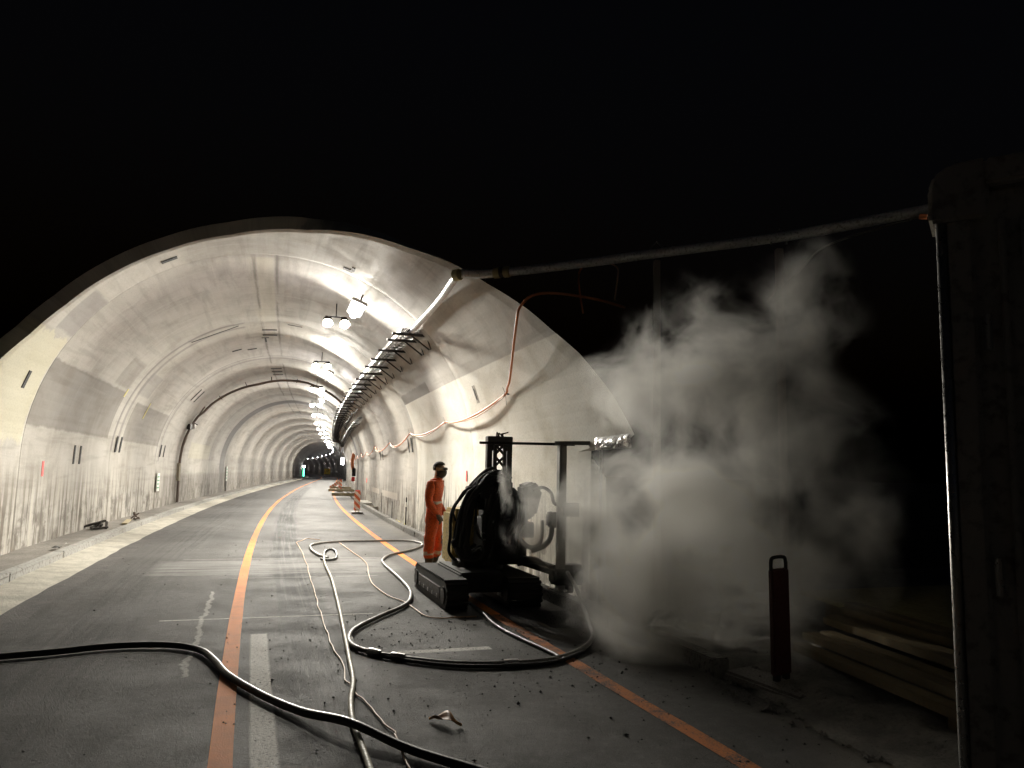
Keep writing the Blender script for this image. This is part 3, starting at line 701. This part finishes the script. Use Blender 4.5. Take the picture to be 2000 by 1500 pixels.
# hose bundle sweeping over the left flank
def hose(pts, r, name='hose', m='rubber'): return MB().tube(catmull(pts, 7), r, 8).build(name, M[m], RB, smooth=True)
for k in range(13):
    t1 = rnd.uniform(.55, 1.0); yk = rnd.uniform(-.34,.10); w = rnd.choice((.013,.018,.022,.028,.033)); e = lambda q: rnd.uniform(-q, q)
    bx_ = -.37*t1+.02; zt = 1.40+.22*t1+e(.04); zb = rnd.uniform(.44,.62)
    hose([(.36+e(.08),yk+.2,1.42+e(.06)),(.20+e(.05),yk,zt),(.02+e(.04),yk-.05,zt-.06+e(.03)),(bx_*.55+e(.03),yk-.03,1.30+e(.05)),(bx_*.88+e(.03),yk+e(.05),1.04+e(.06)),(bx_+e(.025),yk,.80+e(.06)),(bx_*.97+e(.03),yk+.02,zb+.12),(bx_*.7+e(.04),yk+.02,zb),(-.02+e(.05),yk+.05,zb+.03+e(.05))], w)
for k in range(5):
    q = rnd.uniform(-.04,.04)
    hose([(.10+.05*k,-.30,1.42+q),(.03+.03*k,-.36+q,1.22),(.02+.02*k+q,-.38,.95),(.0+.03*k,-.36,.66+q),(-.10+.04*k,-.33+q,.50),(-.22+q,-.30,.52),(-.29+q,-.28,.66)], rnd.choice((.014,.02,.024)))
for k in range(7):
    x = rnd.uniform(-.1,.4); z = rnd.uniform(1.1,1.55)
    hose([(x,-.22,z),(x-.05,-.33,z-.03),(x-.06+rnd.uniform(-.05,.05),-.36,z-.16),(x+rnd.uniform(-.1,.1),-.34,z-.33),(x+rnd.uniform(-.05,.1),-.26,z-.45)], rnd.choice((.009,.012,.016)))
for k in range(5):
    x = .30+.05*k; hose([(x,-.27,1.50-.05*k),(x+.06,-.36,1.28),(x+.05,-.40,1.02),(x-.02,-.36,.80),(x,-.30,.60)], .022)
hose([(-.10,-.2,1.42),(-.25,-.22,1.35),(-.36,-.2,1.12),(-.34,-.2,.98)], .013)
# right-hand loops and the feed hose to the cutting head
for k in range(2): hose([(.50,-.15+.05*k,.84),(.56,-.25,.72-.03*k),(.66,-.29,.655-.02*k),(.78,-.27,.70-.03*k),(.845,-.2,.82),(.86,-.15,.98)], .020)
hose([(.92,-.25,1.10),(.94,-.30,.92),(.90,-.34,.76),(.80,-.34,.66),(.66,-.30,.60)], .034, 'hose')
hose([(.70,-.2,1.38),(.82,-.25,1.42),(.92,-.3,1.35),(.96,-.32,1.22),(1.06,-.35,1.18)], .022)
for k in range(3): hose([(.45,-.35,.44+.03*k),(.66,-.42,.48+.02*k),(.84,-.48,.40),(.98,-.5,.28+.03*k)], .026)
for (x, y, z, d) in ((.05,-.30,1.34,(.16,.12,.14)),(.26,-.30,1.42,(.14,.14,.10)),(.47,-.27,1.12,(.14,.10,.26)),(.30,-.31,.62,(.20,.10,.16)),(.50,-.28,.86,(.10,.12,.14)),(-.10,-.05,1.36,(.10,.26,.12)),(.56,.1,.95,(.12,.3,.22)),(.60,.05,.60,(.10,.4,.2)),(.62,.0,1.18,(.18,.3,.36)),(.66,-.05,.86,(.16,.24,.20))):
    MB().box((x,y,z), d).build('module', M['robot_black'], RB, bevel=.012)
for k in range(14):
    x, z = rnd.uniform(-.02,.5), rnd.uniform(.5,1.45); MB().cyl((x,-.34,z),(x+rnd.uniform(-.03,.03),-.39,z+rnd.uniform(-.03,.03)),rnd.uniform(.012,.022),8).build('fitting', M['steel'] if k % 3 == 0 else M['steel_dark'], RB)
for (a, b) in (((.02,-.33,.55),(.02,-.33,1.05)),((.42,-.33,.52),(.46,-.33,.98))):
    MB().cyl(a, b, .030, 12).build('cylinder', M['robot_black'], RB); MB().cyl(b, (b[0],b[1],b[2]+.22), .014, 10).build('piston_rod', M['steel'], RB)
MB().prism([(.60,.98),(.78,1.05),(.86,1.38),(.74,1.50),(.58,1.44)], -.16, .12).build('motor_cover', M['robot_black'], RB, bevel=.03)
MB().bar((.5,-.1,.50),(1.02,-.42,.34),.14,.12).build('arm', M['robot_black'], RB, bevel=.015)
hd = MB().box((1.12,-.50,.30),(.50,.26,.20)).build('cutting_head', M['robot_black'], RB, bevel=.03)
MB().cyl((.86,-.52,.29),(.98,-.52,.29),.085,16).build('motor', M['robot_black'], hd); MB().cyl((1.32,-.52,.26),(1.44,-.56,.26),.10,16).build('motor', M['robot_black'], hd)
MB().box((1.12,-.50,.42),(.34,.18,.06)).build('manifold', M['steel_dark'], hd, bevel=.01)
for s in (0, 1): MB().cyl((1.02+.3*s,-.62,.16),(1.10+.3*s,-.62,.16),.055,12).build('roller', M['rubber'], hd)
MB().box((.96,-.28,1.0),(.16,.14,.20)).build('pump', M['robot_black'], RB, bevel=.03)
mb = MB()
for k in range(3): mb.bar((.86,-.30,.94+.05*k),(.90,-.30,.93+.05*k),.04,.012)
mb.build('pump_fin', M['steel_dark'], RB)

# ------------------------------------------------------------------ person
def person():
    root = thing('person', 'person in dirty orange coverall and goggles watching beside the tracked robot', 'person', P(12.75, 2.78, 0), math.radians(-12))
    V = []; E_ = []; Rd = []
    def v(p, r, par=None):
        V.append(p); Rd.append(r); i = len(V)-1
        if par is not None: E_.append((par, i))
        return i
    pel = v((0,0,.96), .150); s1 = v((.005,0,1.08), .142, pel); s2 = v((.01,0,1.22), .158, s1); ch = v((.015,0,1.34), .162, s2)
    nb = v((.03,0,1.44), .095, ch); nk = v((.045,0,1.50), .066, nb); h0 = v((.075,0,1.565), .082, nk); h1 = v((.09,0,1.645), .098, h0); h2 = v((.075,0,1.715), .072, h1)
    for sd in (-1, 1):
        sh = v((.005,sd*.185,1.385), .082, ch); ua = v((-.01,sd*.235,1.26), .070, sh); el = v((-.015,sd*.255,1.10), .060, ua)
        fa = v((.06,sd*.24,.98), .056, el); wr = v((.13,sd*.205,.885), .036, fa); pm = v((.165,sd*.185,.835), .036, wr)
        for q, (dx, dy, dz, rr_) in enumerate(((.035,-.03,-.055,.0105),(.03,-.01,-.068,.011),(.022,.01,-.07,.0105),(.012,.028,-.06,.0095))):
            f1 = v((.165+dx*.5, sd*(.185+dy*.7), .835+dz*.6), rr_, pm); f2 = v((.165+dx*.6-.005, sd*(.185+dy*.8), .835+dz*1.05), rr_*.9, f1); v((.165+dx*.4-.02, sd*(.185+dy*.8), .835+dz*1.35), rr_*.8, f2)
        th = v((.19, sd*.15, .835), .0115, pm); v((.205, sd*.142, .795), .0105, th)
        hp = v((0,sd*.095,.88), .115, pel); tg = v((.012,sd*.115,.68), .100, hp); kn = v((.03*sd+.01,sd*.125,.50), .086, tg); cf = v((.03*sd,sd*.13,.32), .086, kn)
        an = v((-.015,sd*.122,.13), .068, cf); hl = v((-.025,sd*.124,.055), .052, an); v((.075,sd*.135,.048), .046, hl); v((.155,sd*.142,.042), .038, len(V)-1)
    me = bpy.data.meshes.new('body'); me.from_pydata(V, E_, []); ob = bpy.data.objects.new('body', me); COL.objects.link(ob)
    sk = ob.modifiers.new('skin', 'SKIN'); sk.use_smooth_shade = True
    for i, d in enumerate(me.skin_vertices[0].data):
        k = Rd[i]; d.radius = (k*1.10, k*1.10) if V[i][2] < 1.45 and k > .03 else (k, k); d.use_root = (i == 0)
    for i in (1, 2, 3): me.skin_vertices[0].data[i].radius = (Rd[i]*1.18, Rd[i]*.80)
    sb = ob.modifiers.new('sub', 'SUBSURF'); sb.levels = 2; sb.render_levels = 2
    dg = bpy.context.evaluated_depsgraph_get(); m2 = bpy.data.meshes.new_from_object(ob.evaluated_get(dg)); bpy.data.objects.remove(ob)
    m2.materials.clear()
    for k in ('hivis','skin','glove','boots','reflect'): m2.materials.append(M[k])
    for vv in m2.vertices:                     # cloth folds
        if .15 < vv.co.z < 1.45:
            nn = mnoise.fractal((vv.co.x*8, vv.co.y*8, vv.co.z*13+vv.co.x*6), 1, 2, 3); vv.co += vv.normal*nn*.017
    for p in m2.polygons:
        c = p.center; p.use_smooth = True; i = 0
        if c.z > 1.485: i = 1
        elif c.z < .20: i = 3
        elif c.x > .115 and c.z < .905 and .10 < abs(c.y): i = 2
        elif 1.075 < c.z < 1.125 and abs(c.y) < .19: i = 4
        elif .245 < c.z < .285: i = 4
        p.material_index = i
    b = bpy.data.objects.new('body', m2); b.parent = root; COL.objects.link(b)
    # cap/hair, mask, goggles, collar
    def shell(name, mat, cx, cz, rx, ry, rz_, cond):
        mb = MB(); mb.grid(lambda a, b: (cx+rx*math.sin(math.pi*b)*math.cos(2*math.pi*a), ry*math.sin(math.pi*b)*math.sin(2*math.pi*a), cz+rz_*math.cos(math.pi*b)), 20, 14)
        mb.f = [f for f in mb.f if cond(sum((mb.v[k] for k in f), Vector())/4)]
        o = mb.build(name, mat, root, smooth=True); s = o.modifiers.new('t', 'SOLIDIFY'); s.thickness = .006; return o
    shell('cap', M['dark_cloth'], 0.074, 1.664, .114, .101, .106, lambda c: c.z > 1.705 + .28*max(0, c.x-.10) or (c.x < .03 and c.z > 1.62))
    shell('face_mask', M['dark_cloth'], .090, 1.592, .112, .092, .110, lambda c: (c.x > .07 and c.z < 1.612) or c.z < 1.545)
    g = MB().tube([(.160,-.075,1.648),(.184,-.03,1.645),(.184,.03,1.645),(.160,.075,1.648)], [.018,.028,.028,.018], 10).build('goggles', M['lens'], root, smooth=True)
    MB().tube([(.18,-.078,1.643),(.10,-.101,1.658),(.0,-.082,1.675),(-.035,0,1.682),(.0,.082,1.675),(.10,.101,1.658),(.18,.078,1.643)], .005, 6).build('strap', M['reflect'], g, smooth=True)
    MB().tube([(.035+.088*math.cos(a)-.01, .088*math.sin(a), 1.468+.014*math.cos(a)) for a in [2*math.pi*k/20 for k in range(21)]], .019, 8, False).build('collar', M['hivis'], root, smooth=True)
    MB().tube([(.178,.0,1.36),(.180,.0,1.2),(.160,.0,1.02)], .005, 5).build('zip', M['dark_cloth'], root)
person()

# ------------------------------------------------------------------ beacons
def beacon(name, label, S, u, panel, w=.24, h=.86, z0=.12, lean=0.0, drz=0.0, base=True, handle=False, grp=None):
    r = thingS(name, label, 'beacon', S, u, 0, grp); r.rotation_euler.z += drz
    b = MB().box((0,0,z0+h/2),(w,.05,h)).build('panel', panel, r, bevel=.012)
    if base:
        MB().box((0,.02,.035),(.42,.78,.07)).build('base', M['hose_grey'], r, bevel=.02)
        for s in (-1,1): MB().bar((s*.05,0,.06),(s*.05,0,z0+.02),.04,.04).build('foot', M['yellow'] if not handle else M['rubber'], r)
    if handle:
        MB().tube(catmull([(-w*.42,0,z0+h-.01),(-w*.42,0,z0+h+.05),(-w*.30,0,z0+h+.085),(w*.30,0,z0+h+.085),(w*.42,0,z0+h+.05),(w*.42,0,z0+h-.01)],4), .014, 8).build('handle', M['rubber'], r, smooth=True)
    else: MB().box((0,0,z0+h+.02),(w*.8,.06,.04)).build('cap', M['red_paint'], r, bevel=.01)
    return r
beacon('road_beacon', 'orange and white striped beacon beside the trench kerb', 29.2, 2.98, M['beacon'], .22, .70, .12)
beacon('road_beacon', 'striped beacon standing by the far timber crossing', 56.5, 3.1, M['beacon'], .24, .75, .12)
b = beacon('road_beacon', 'shade-darkened beacon with carrying handle standing beside the steam', 5.14, 3.86, M['beacon_dark'], .185, .80, .11, 0, .15, True, True)
b.rotation_euler.y = -.035; b.rotation_euler.x = .02
o = thingS('fallen_beacon', 'striped beacon leaning over towards the orange line, far off', 'beacon', 62, 2.75, .15); 
MB().box((0,0,.25),(.9,.06,.25), Matrix.Rotation(-.6,3,'Y')).build('panel', M['beacon'], o, bevel=.01); MB().box((.1,0,-.10),(.4,.7,.08)).build('base', M['hose_grey'], o, bevel=.02)

# timber bearers, slabs and litter along the right trench
for k, (S, u, L, w, h, rz, l) in enumerate(((44.5,3.4,1.9,.30,.16,.05,'pale timber bearer laid across the trench before the striped beacon'), (53.5,3.4,2.2,.28,.16,-.05,'pale timber bearer laid across the trench by the far beacon'), (61,3.5,2.0,.3,.15,.0,'farthest pale timber bearer lying across the trench'))):
    o = MB().box((0,0,h/2+.14),(L,w,h)).build('timber_bearer', M['wood'], None, bevel=.012); place(o, S, u, 0, rz); tag(o, l, 'timber', 'timbers across the trench')
for k, (S, u, z, d, l) in enumerate(((31.6,3.88,-.1,(.50,.30,.26),'thick concrete cross wall in the trench, dusty top'), (36.0,3.86,-.05,(.62,3.2,.22),'long flat concrete cover slab over the trench'), (33.6,3.85,-.12,(.5,.25,.24),'thin concrete cross wall in the trench'))):
    o = MB().box((0,0,d[2]/2),d).build('concrete_slab', M['concrete'], None, bevel=.015); place(o, S, u, z); tag(o, l, 'slab')
mb = MB()
for k in range(26):
    x, y = random.gauss(0,.10), random.gauss(0,.9); a = random.uniform(0,6.3)
    mb.tube(catmull([(x,y,.0),(x+.12*math.cos(a),y+.2*math.sin(a),.10),(x+.2*math.cos(a+.5),y+.3*math.sin(a),.03)],4), .016, 5)
o = mb.build('rope_heap', M['yellow_cloth'], None, smooth=True); place(o, 24.2, 3.86, -.08); tag(o, 'tangled heap of pale yellow rope in the trench', 'rope')
o = thingS('survey_staff', 'black and white banded rod leaning on the right wall', 'rod', 23, 3.93, -.08)
for k in range(5): MB().bar((0,0,.14*k+.2),(0,0,.14*k+.34),.045,.03).build('band', M['white_sign'] if k == 3 else M['slot'], o)
MB().bar((0,0,0),(0,0,.2),.04,.028).build('tip', M['slot'], o)
for (S, z0, z1) in ((28.2,-.05,.62),(26.8,-.05,.55),(30.3,-.05,.75),(15.9,.1,.9)):
    on_wall(S, SPR+ZC-(z0+z1)/2, .10 if S > 20 else .05, z1-z0, M['slot'] if S != 28.2 else M['pipe_brown'], 'drain_slot')
# junk on the left walkway
def junk(name, label, cat, S, u, z, n, sc, mat, seed):
    rn = random.Random(seed); mb = MB()
    for k in range(n):
        a, b = Vector((rn.gauss(0,sc*.4), rn.gauss(0,sc), rn.uniform(.02,.06))), Vector((rn.gauss(0,sc*.4), rn.gauss(0,sc), rn.uniform(.02,.20)))
        mb.bar(a, b, rn.uniform(.03,.07), rn.uniform(.02,.05))
    o = mb.build(name, mat, None, bevel=.004); place(o, S, u, z); return tag(o, label, cat)
junk('scrap_heap', 'dark tangle of scrap lying on the left walkway', 'scrap', 19.9, -3.62, .125, 12, .22, M['steel_dark'], 2)
junk('scrap_heap', 'small brown scrap pile by the left kerb', 'scrap', 23.2, -3.40, .13, 7, .16, M['pipe_brown'], 5)
o = MB().bar((0,-.7,.03),(0,.5,.05),.12,.03).build('board', M['wood'], None, bevel=.004); place(o, 21.9, -3.36, .13, .1); tag(o, 'short pale board lying on the left kerb', 'board')
o = MB().grid(lambda a, b: ((a-.5)*.10, (b-.5)*.34, .03*math.sin(a*3)*math.sin(b*5)+.03), 6, 10).build('litter', M['dark_cloth'], None); place(o, 15.25, -3.3, .14); tag(o, 'small dark rag lying on the left walkway by the kerb', 'rag')
o = MB().grid(lambda a, b: ((a-.5)*.07, (b-.5)*.12, .025*math.sin(a*3+b*2)+.035), 5, 6).build('litter', M['white_sign'], None); place(o, 15.5, -3.19, .155); tag(o, 'scrap of white paper on the left kerb', 'litter')

# ------------------------------------------------------------------ hoses on the road
def ground_hose(name, label, pts, r, mat, cat='hose', k=6, extra=None):
    pp = [Vector((x, y, r+.005)) for x, y in pts] + [Vector(e) for e in (extra or [])]
    o = MB().tube(catmull(pp, k), r, 10).build(name, mat, None, pp[0], smooth=True); return tag(o, label, cat)
HA = [[-4.6,6.1],[-4.11,6.47],[-3.81,6.65],[-3.43,6.92],[-2.98,7.0],[-2.64,6.84],[-2.36,6.46],[-2.12,6.07],[-1.76,5.63],[-1.45,5.31],[-1.18,5.06],[-.8,4.76],[-.47,4.51],[-.18,4.31],[.17,4.06],[.7,3.7]]
hA = ground_hose('hose', 'thick black hose snaking across the orange line in the foreground', HA, .027, M['rubber_worn'])
for v_ in hA.data.vertices:
    w = v_.co + hA.location; d = abs((w.x+.93)+(w.y-4.86)*-.2)
    if -1.5 < w.x < -.3: v_.co.z += .045*math.exp(-((w.x+.95)/.28)**2)
ground_hose('hose', 'beige hose running lengthwise down the road between the lines', [[-.5,3.5],[-.66,4.11],[-.74,4.38],[-.83,4.66],[-.96,5.06],[-1.06,5.49],[-1.15,6.01],[-1.33,6.72],[-1.59,7.74],[-2.0,9.32],[-2.57,11.44],[-3.07,13.13],[-3.4,14.43]], .020, M['hose_beige'])
HC = [[-3.22,13.99],[-3.54,14.53],[-3.92,15.52],[-4.11,16.46],[-3.75,17.16],[-3.14,17.5],[-2.37,17.75],[-1.97,17.32],[-1.85,16.62],[-1.97,15.62],[-2.21,14.8],[-2.24,14.01],[-2.1,13.25],[-1.67,11.83],[-1.35,10.68],[-1.22,9.95],[-1.21,9.31],[-1.39,8.54],[-1.5,7.98],[-1.5,7.56],[-1.38,7.14],[-1.1,6.85],[-.72,6.66],[-.37,6.57],[.05,6.62],[.4,6.79],[.68,7.2],[.84,7.72],[.88,8.3]]
hC = ground_hose('hose', 'long dark hose looped widely over the road to the robot head', HC, .023, M['hose_grey'], extra=[(.86,8.75,.10),(.80,9.15,.28),(.72,9.5,.42)])
for (a, b) in (((-1.20,6.93),(-1.08,6.84)),((-.98,6.785),(-.86,6.73)),((-.02,6.60),(.10,6.64))):
    MB().tube([Vector((a[0],a[1],.03)), Vector((a[0]*.6+b[0]*.4,a[1]*.6+b[1]*.4,.03)), Vector((b[0],b[1],.03))], [.030,.034,.030], 10).build('coupling', M['steel'], hC, hC.location)
HC2 = [[-1.47,7.5],[-1.34,7.10],[-1.06,6.80],[-.70,6.61],[-.36,6.52],[.06,6.57],[.42,6.74],[.71,7.16]]
ground_hose('hose', 'second black hose lying along the near bend of the loop', HC2, .016, M['rubber'])
ground_hose('hose', 'small dark coil of hose end on the pale milled strip', [[-3.4,14.43],[-3.56,15.24],[-3.51,15.55],[-3.3,15.0],[-3.09,14.06],[-3.12,13.73],[-3.3,13.8]], .021, M['rubber_worn'])
HD = [[-.44,4.15],[-.54,4.47],[-.63,4.79],[-.68,4.92],[-.85,5.26],[-1.01,5.6],[-1.1,5.78],[-1.21,6.05],[-1.3,6.43],[-1.45,6.85],[-1.63,7.34],[-1.81,7.9],[-2.1,8.87],[-2.42,9.91],[-2.81,11.23],[-3.32,12.97],[-3.91,14.9],[-4.58,16.91],[-4.63,17.94],[-4.06,17.54]]
HD2 = []
for i in range(len(HD)-1):
    for t in (0, .33, .66): HD2.append([HD[i][0]+(HD[i+1][0]-HD[i][0])*t+random.uniform(-.012,.012), HD[i][1]+(HD[i+1][1]-HD[i][1])*t])
ground_hose('wire', 'thin crinkled orange wire beside the beige hose', HD2, .0065, M['wire'], 'wire', 3)
HE = [[-3.79,17.34],[-2.99,15.09],[-2.68,14.25],[-2.39,13.28],[-2.19,12.3],[-1.98,11.35],[-1.79,10.73],[-1.51,10.03],[-1.26,9.63],[-1.07,9.15],[-.91,8.75],[-.73,8.62],[-.51,8.71],[-.34,8.76]]
ground_hose('wire', 'thin pale wire curving across the road to the robot track', HE, .0075, M['wire'], 'wire', 5)
ground_hose('hose', 'dark hose lying along the worn orange line under the robot', [[-.45,9.5],[-.4,9.36],[-.26,8.88],[-.17,8.44],[-.03,8.0],[.15,7.59],[.33,7.22],[.43,6.99],[.5,6.8]], .017, M['rubber_worn'])
# fallen leaf
mb = MB(); NL = 14
def leaf(a, b):
    w = .050*math.sin(math.pi*min(1,a*1.05))**.8+.002; x = (a-.5)*.24; y = (b-.5)*2*w
    return (x, y+.02*math.sin(a*6), .012+.035*math.sin(a*3.1)*(.4+abs(b-.5)*1.6)+.010*math.sin(a*9+b*4))
mb.grid(leaf, NL, 6); o = mb.build('leaf', M['leaf'], None, smooth=True); o.location = (-.38,5.12,.004); o.rotation_euler = (0,0,-.4)
tag(o, 'curled brown fallen leaf on the dark asphalt', 'leaf'); o.modifiers.new('t','SOLIDIFY').thickness = .002
# crumbs knocked over the road
mb = MB(); rn = random.Random(3)
def crumb(x, y, z, s):
    i = len(mb.v); pts = [(1,0,0),(-1,0,0),(0,1,0),(0,-1,0),(0,0,1),(0,0,-.6)]
    for p in pts: mb.v.append(Vector((x+p[0]*s*rn.uniform(.5,1.2), y+p[1]*s*rn.uniform(.5,1.2), z+p[2]*s*rn.uniform(.4,.9))))
    for f in ((0,2,4),(2,1,4),(1,3,4),(3,0,4),(2,0,5),(1,2,5),(3,1,5),(0,3,5)): mb.f.append([i+k for k in f])
for k in range(1500):
    q = rn.random()
    if q < .55: S, u = rn.gauss(6.9, 1.5), rn.gauss(1.7, .9)
    elif q < .8: S, u = rn.uniform(3, 11), rn.gauss(2.9, .5)
    else: S, u = rn.uniform(3.5, 20), rn.uniform(-2.2, 3.3)
    if u > 3.5 or S < 2.5: continue
    p = P(S, u); crumb(p.x, p.y, .006, abs(rn.gauss(0, .0055))+.0022+(.010 if rn.random() < .03 else 0))
mb.build('road_crumbs', M['crumb'])['kind'] = 'stuff'
mb = MB()
for k in range(2200):
    S = rn.uniform(2, 9.2); u = (3.72 if S > 5.6 else 3.35)+abs(rn.gauss(0, .6)); p = P(S, u); crumb(p.x, p.y, .03+.06*rn.random() if u > 3.72 else .012, abs(rn.gauss(0, .012))+.004)
mb.build('rubble_bits', M['rubble'])['kind'] = 'stuff'

# ------------------------------------------------------------------ plank stack outside
PA = Vector((3.25,7.96,0)); PB = Vector((3.39,6.05,0))
names = ['lowest', 'second', 'third', 'fourth', 'fifth', 'sixth', 'seventh']
dirp = Vector((.17,-1,0)).normalized(); side = Vector((1,.17,0)).normalized()
rn = random.Random(8)
for k in range(7):
    c = Vector((2.72,5.45,0))+side*(.215*k)+dirp*(-.20*k+rn.uniform(-.12,.12)); z = .175+.022*k+(.035 if k % 2 else 0)
    o = MB().box((0,0,0),(.135,2.5,.065)).build('plank', M['plank'], None, bevel=.006); o.location = c+Vector((0,0,z+rn.uniform(-.012,.012))); o.rotation_euler = (0, rn.uniform(-.02,.02), math.radians(9.6)+rn.uniform(-.012,.012))
    tag(o, 'dark yellowish plank by the container, %s of its row from the kerb' % ORD[k], 'plank', 'planks beside the container')
o = MB().box((0,0,0),(2.3,2.6,.045)).build('formwork_panel', M['panel_yellow'], None, bevel=.006); o.location = (4.75,8.05,.30); o.rotation_euler = (.02,-.03,math.radians(9.6)); tag(o, 'large dull yellow formwork panel lying behind the planks', 'panel')
for k, (x, y) in enumerate(((2.75,4.75),(2.55,6.1))):
    o = MB().box((0,0,0),(1.25,.10,.10)).build('bearer', M['plank'], None, bevel=.006); o.location = (x+.66,y+.35,.095); o.rotation_euler = (0,0,math.radians(9.6)); tag(o, ('squared bearer under the near ends of the planks','squared bearer under the far ends of the planks')[k], 'timber')
for k in range(2):
    o = MB().box((0,0,0),(.12,2.2,.22)).build('bearer', M['plank'], None, bevel=.006); o.location = (3.9+1.5*k,8.0+.1*k,.15); o.rotation_euler = (0,0,math.radians(9.6)); tag(o, ('upright timber bearer under the kerb side of the yellow panel','upright timber bearer under the middle of the yellow panel')[k], 'timber', 'bearers under the panel')

# ------------------------------------------------------------------ site container
CA = math.radians(32)
ctn = thing('site_container', 'dark grey metal site container with bright edge trim', 'container', (1.485,2.62,0), -CA)
MB().box((1.2,1.5,1.33),(2.36,2.96,2.58)).build('body', M['container'], ctn, bevel=.02)
MB().tube([(.012,.0,0),(.012,.0,2.50)], .017, 14).build('edge_trim', M['container_trim'], ctn, smooth=True)
MB().box((.065,.012,1.26),(.09,.045,2.50)).build('corner_post', M['container'], ctn, bevel=.012)
MB().prism([(-.024,2.50),(.16,2.50),(.16,2.71),(.05,2.705),(-.005,2.67),(-.024,2.62)], -.03, .20).build('corner_casting', M['container'], ctn, bevel=.012)
MB().box((1.2,-.015,2.655),(2.1,.06,.09)).build('top_rail', M['container'], ctn, bevel=.01)
for x in (.19, .30, .62): MB().box((x,.003,1.28),(.022,.03,2.42)).build('rib', M['container'], ctn, bevel=.006)
MB().box((.25,-.012,2.40),(.012,.02,.16)).build('hinge_pin', M['container_trim'], ctn, bevel=.003)
w = MB().box((.36,-.006,2.40),(.20,.05,.20)).build('lock_box', M['slot'], ctn, bevel=.012)
MB().box((.36,-.02,2.24),(.03,.03,.5)).build('lock_rod', M['container'], ctn, bevel=.006)
for z in (.5,1.3,2.1):
    MB().cyl((.135,-.022,z-.06),(.135,-.022,z+.06),.014,10).build('hinge', M['container_trim'], ctn)
MB().tube([(-.03,.02,2.54),(-.055,.02,2.545)], .010, 8).build('cable_gland', M['cable_orange'], ctn)

# ------------------------------------------------------------------ steam
def smoke(name, label, lo, hi, blobs, dens, nscale, thr, step, seed, aniso=.35, colr=(.97,.96,.925)):
    lo, hi = Vector(lo), Vector(hi); mb = MB().box((lo+hi)/2, hi-lo)
    m = bpy.data.materials.new(name); m.use_nodes = True; t = NT.__new__(NT); t.m = m; t.t = m.node_tree
    t.t.nodes.clear(); out = t.n('ShaderNodeOutputMaterial'); pv = t.n('ShaderNodeVolumePrincipled', {'Color': col(colr), 'Anisotropy': aniso})
    o = t.n('ShaderNodeTexCoord').outputs['Object']
    warp = t.n('ShaderNodeTexNoise', {'Vector': o, 'Scale': nscale*.55, 'Detail': 2.0})
    wv = t.n('ShaderNodeVectorMath', {0: warp.outputs['Color'], 1: (.5,.5,.5)}, operation='SUBTRACT').outputs[0]
    ws = t.n('ShaderNodeVectorMath', {0: wv}, operation='SCALE'); ws.inputs['Scale'].default_value = 1.0
    ov = t.n('ShaderNodeVectorMath', {0: o, 1: ws.outputs[0]}, operation='ADD').outputs[0]
    nz = t.n('ShaderNodeTexNoise', {'Vector': t.n('ShaderNodeVectorMath', {0: ov, 1: (seed*3.1, seed*1.7, seed)}, operation='ADD').outputs[0], 'Scale': nscale, 'Detail': 4.0, 'Roughness': .60}).outputs['Fac']
    acc = None
    for (c, rad, k) in blobs:
        mp = t.n('ShaderNodeMapping', {'Vector': ov}, vector_type='POINT')
        rad = Vector(rad); mp.inputs['Scale'].default_value = (1/rad.x, 1/rad.y, 1/rad.z)
        mp.inputs['Location'].default_value = (-c[0]/rad.x, -c[1]/rad.y, -c[2]/rad.z)
        ln = t.n('ShaderNodeVectorMath', {0: mp.outputs[0]}, operation='LENGTH').outputs['Value']
        v = t.math('MULTIPLY', t.rng(ln, 1.25, .15), k)
        acc = v if acc is None else t.math('MAXIMUM', acc, v)
    # billows: noise eats into the soft hull
    d = t.math('ADD', acc, t.math('MULTIPLY', t.math('SUBTRACT', nz, thr), 4.2))
    d = t.math('MULTIPLY', t.rng(d, .25, 1.5, 0, 1, False), t.rng(acc, .02, .30))
    t.set(pv.inputs['Density'], t.math('MULTIPLY', d, dens))
    t.t.links.new(pv.outputs[0], out.inputs['Volume'])
    m.cycles.volume_step_rate = step; m.cycles.volume_sampling = 'MULTIPLE_IMPORTANCE'
    ob = mb.build(name, m); ob['kind'] = 'stuff'; ob['label'] = label
    return ob
smoke('steam_cloud', 'big grey cloud of steam billowing beside the portal', (.45,5.4,-.02), (3.4,8.8,3.95), [
    ((1.50,7.35,0.35),(0.95,0.7,0.80),1.4), ((1.85,7.30,1.36),(0.85,0.65,0.9),.98), ((1.42,7.75,2.5),(0.70,0.5,0.70),.78),
    ((2.05,6.95,2.65),(0.8,0.55,0.85),.76), ((2.50,6.35,2.98),(0.52,0.45,0.72),.68),
    ((2.50,6.6,1.75),(0.75,0.55,1.0),.76), ((2.32,6.80,0.75),(0.85,0.55,0.75),.92),
    ((2.82,6.05,1.2),(0.40,0.35,0.6),.62), ((1.14,8.15,1.1),(.48,.45,.95),1.1)],
    3.0, 1.9, .455, .42, 2, .45)
smoke('steam_wisp', 'thin wisp of steam drifting past the robot mast', (-.25,8.3,.0), (1.6,9.3,2.0), [
    ((.04,8.8,1.42),(.20,.3,.28),.85), ((.34,8.8,1.10),(.40,.4,.40),.88), ((.78,8.8,.85),(.5,.45,.5),.85), ((1.1,8.7,1.0),(.5,.45,.85),.74)],
    2.8, 2.6, .455, .55, 5, .45)
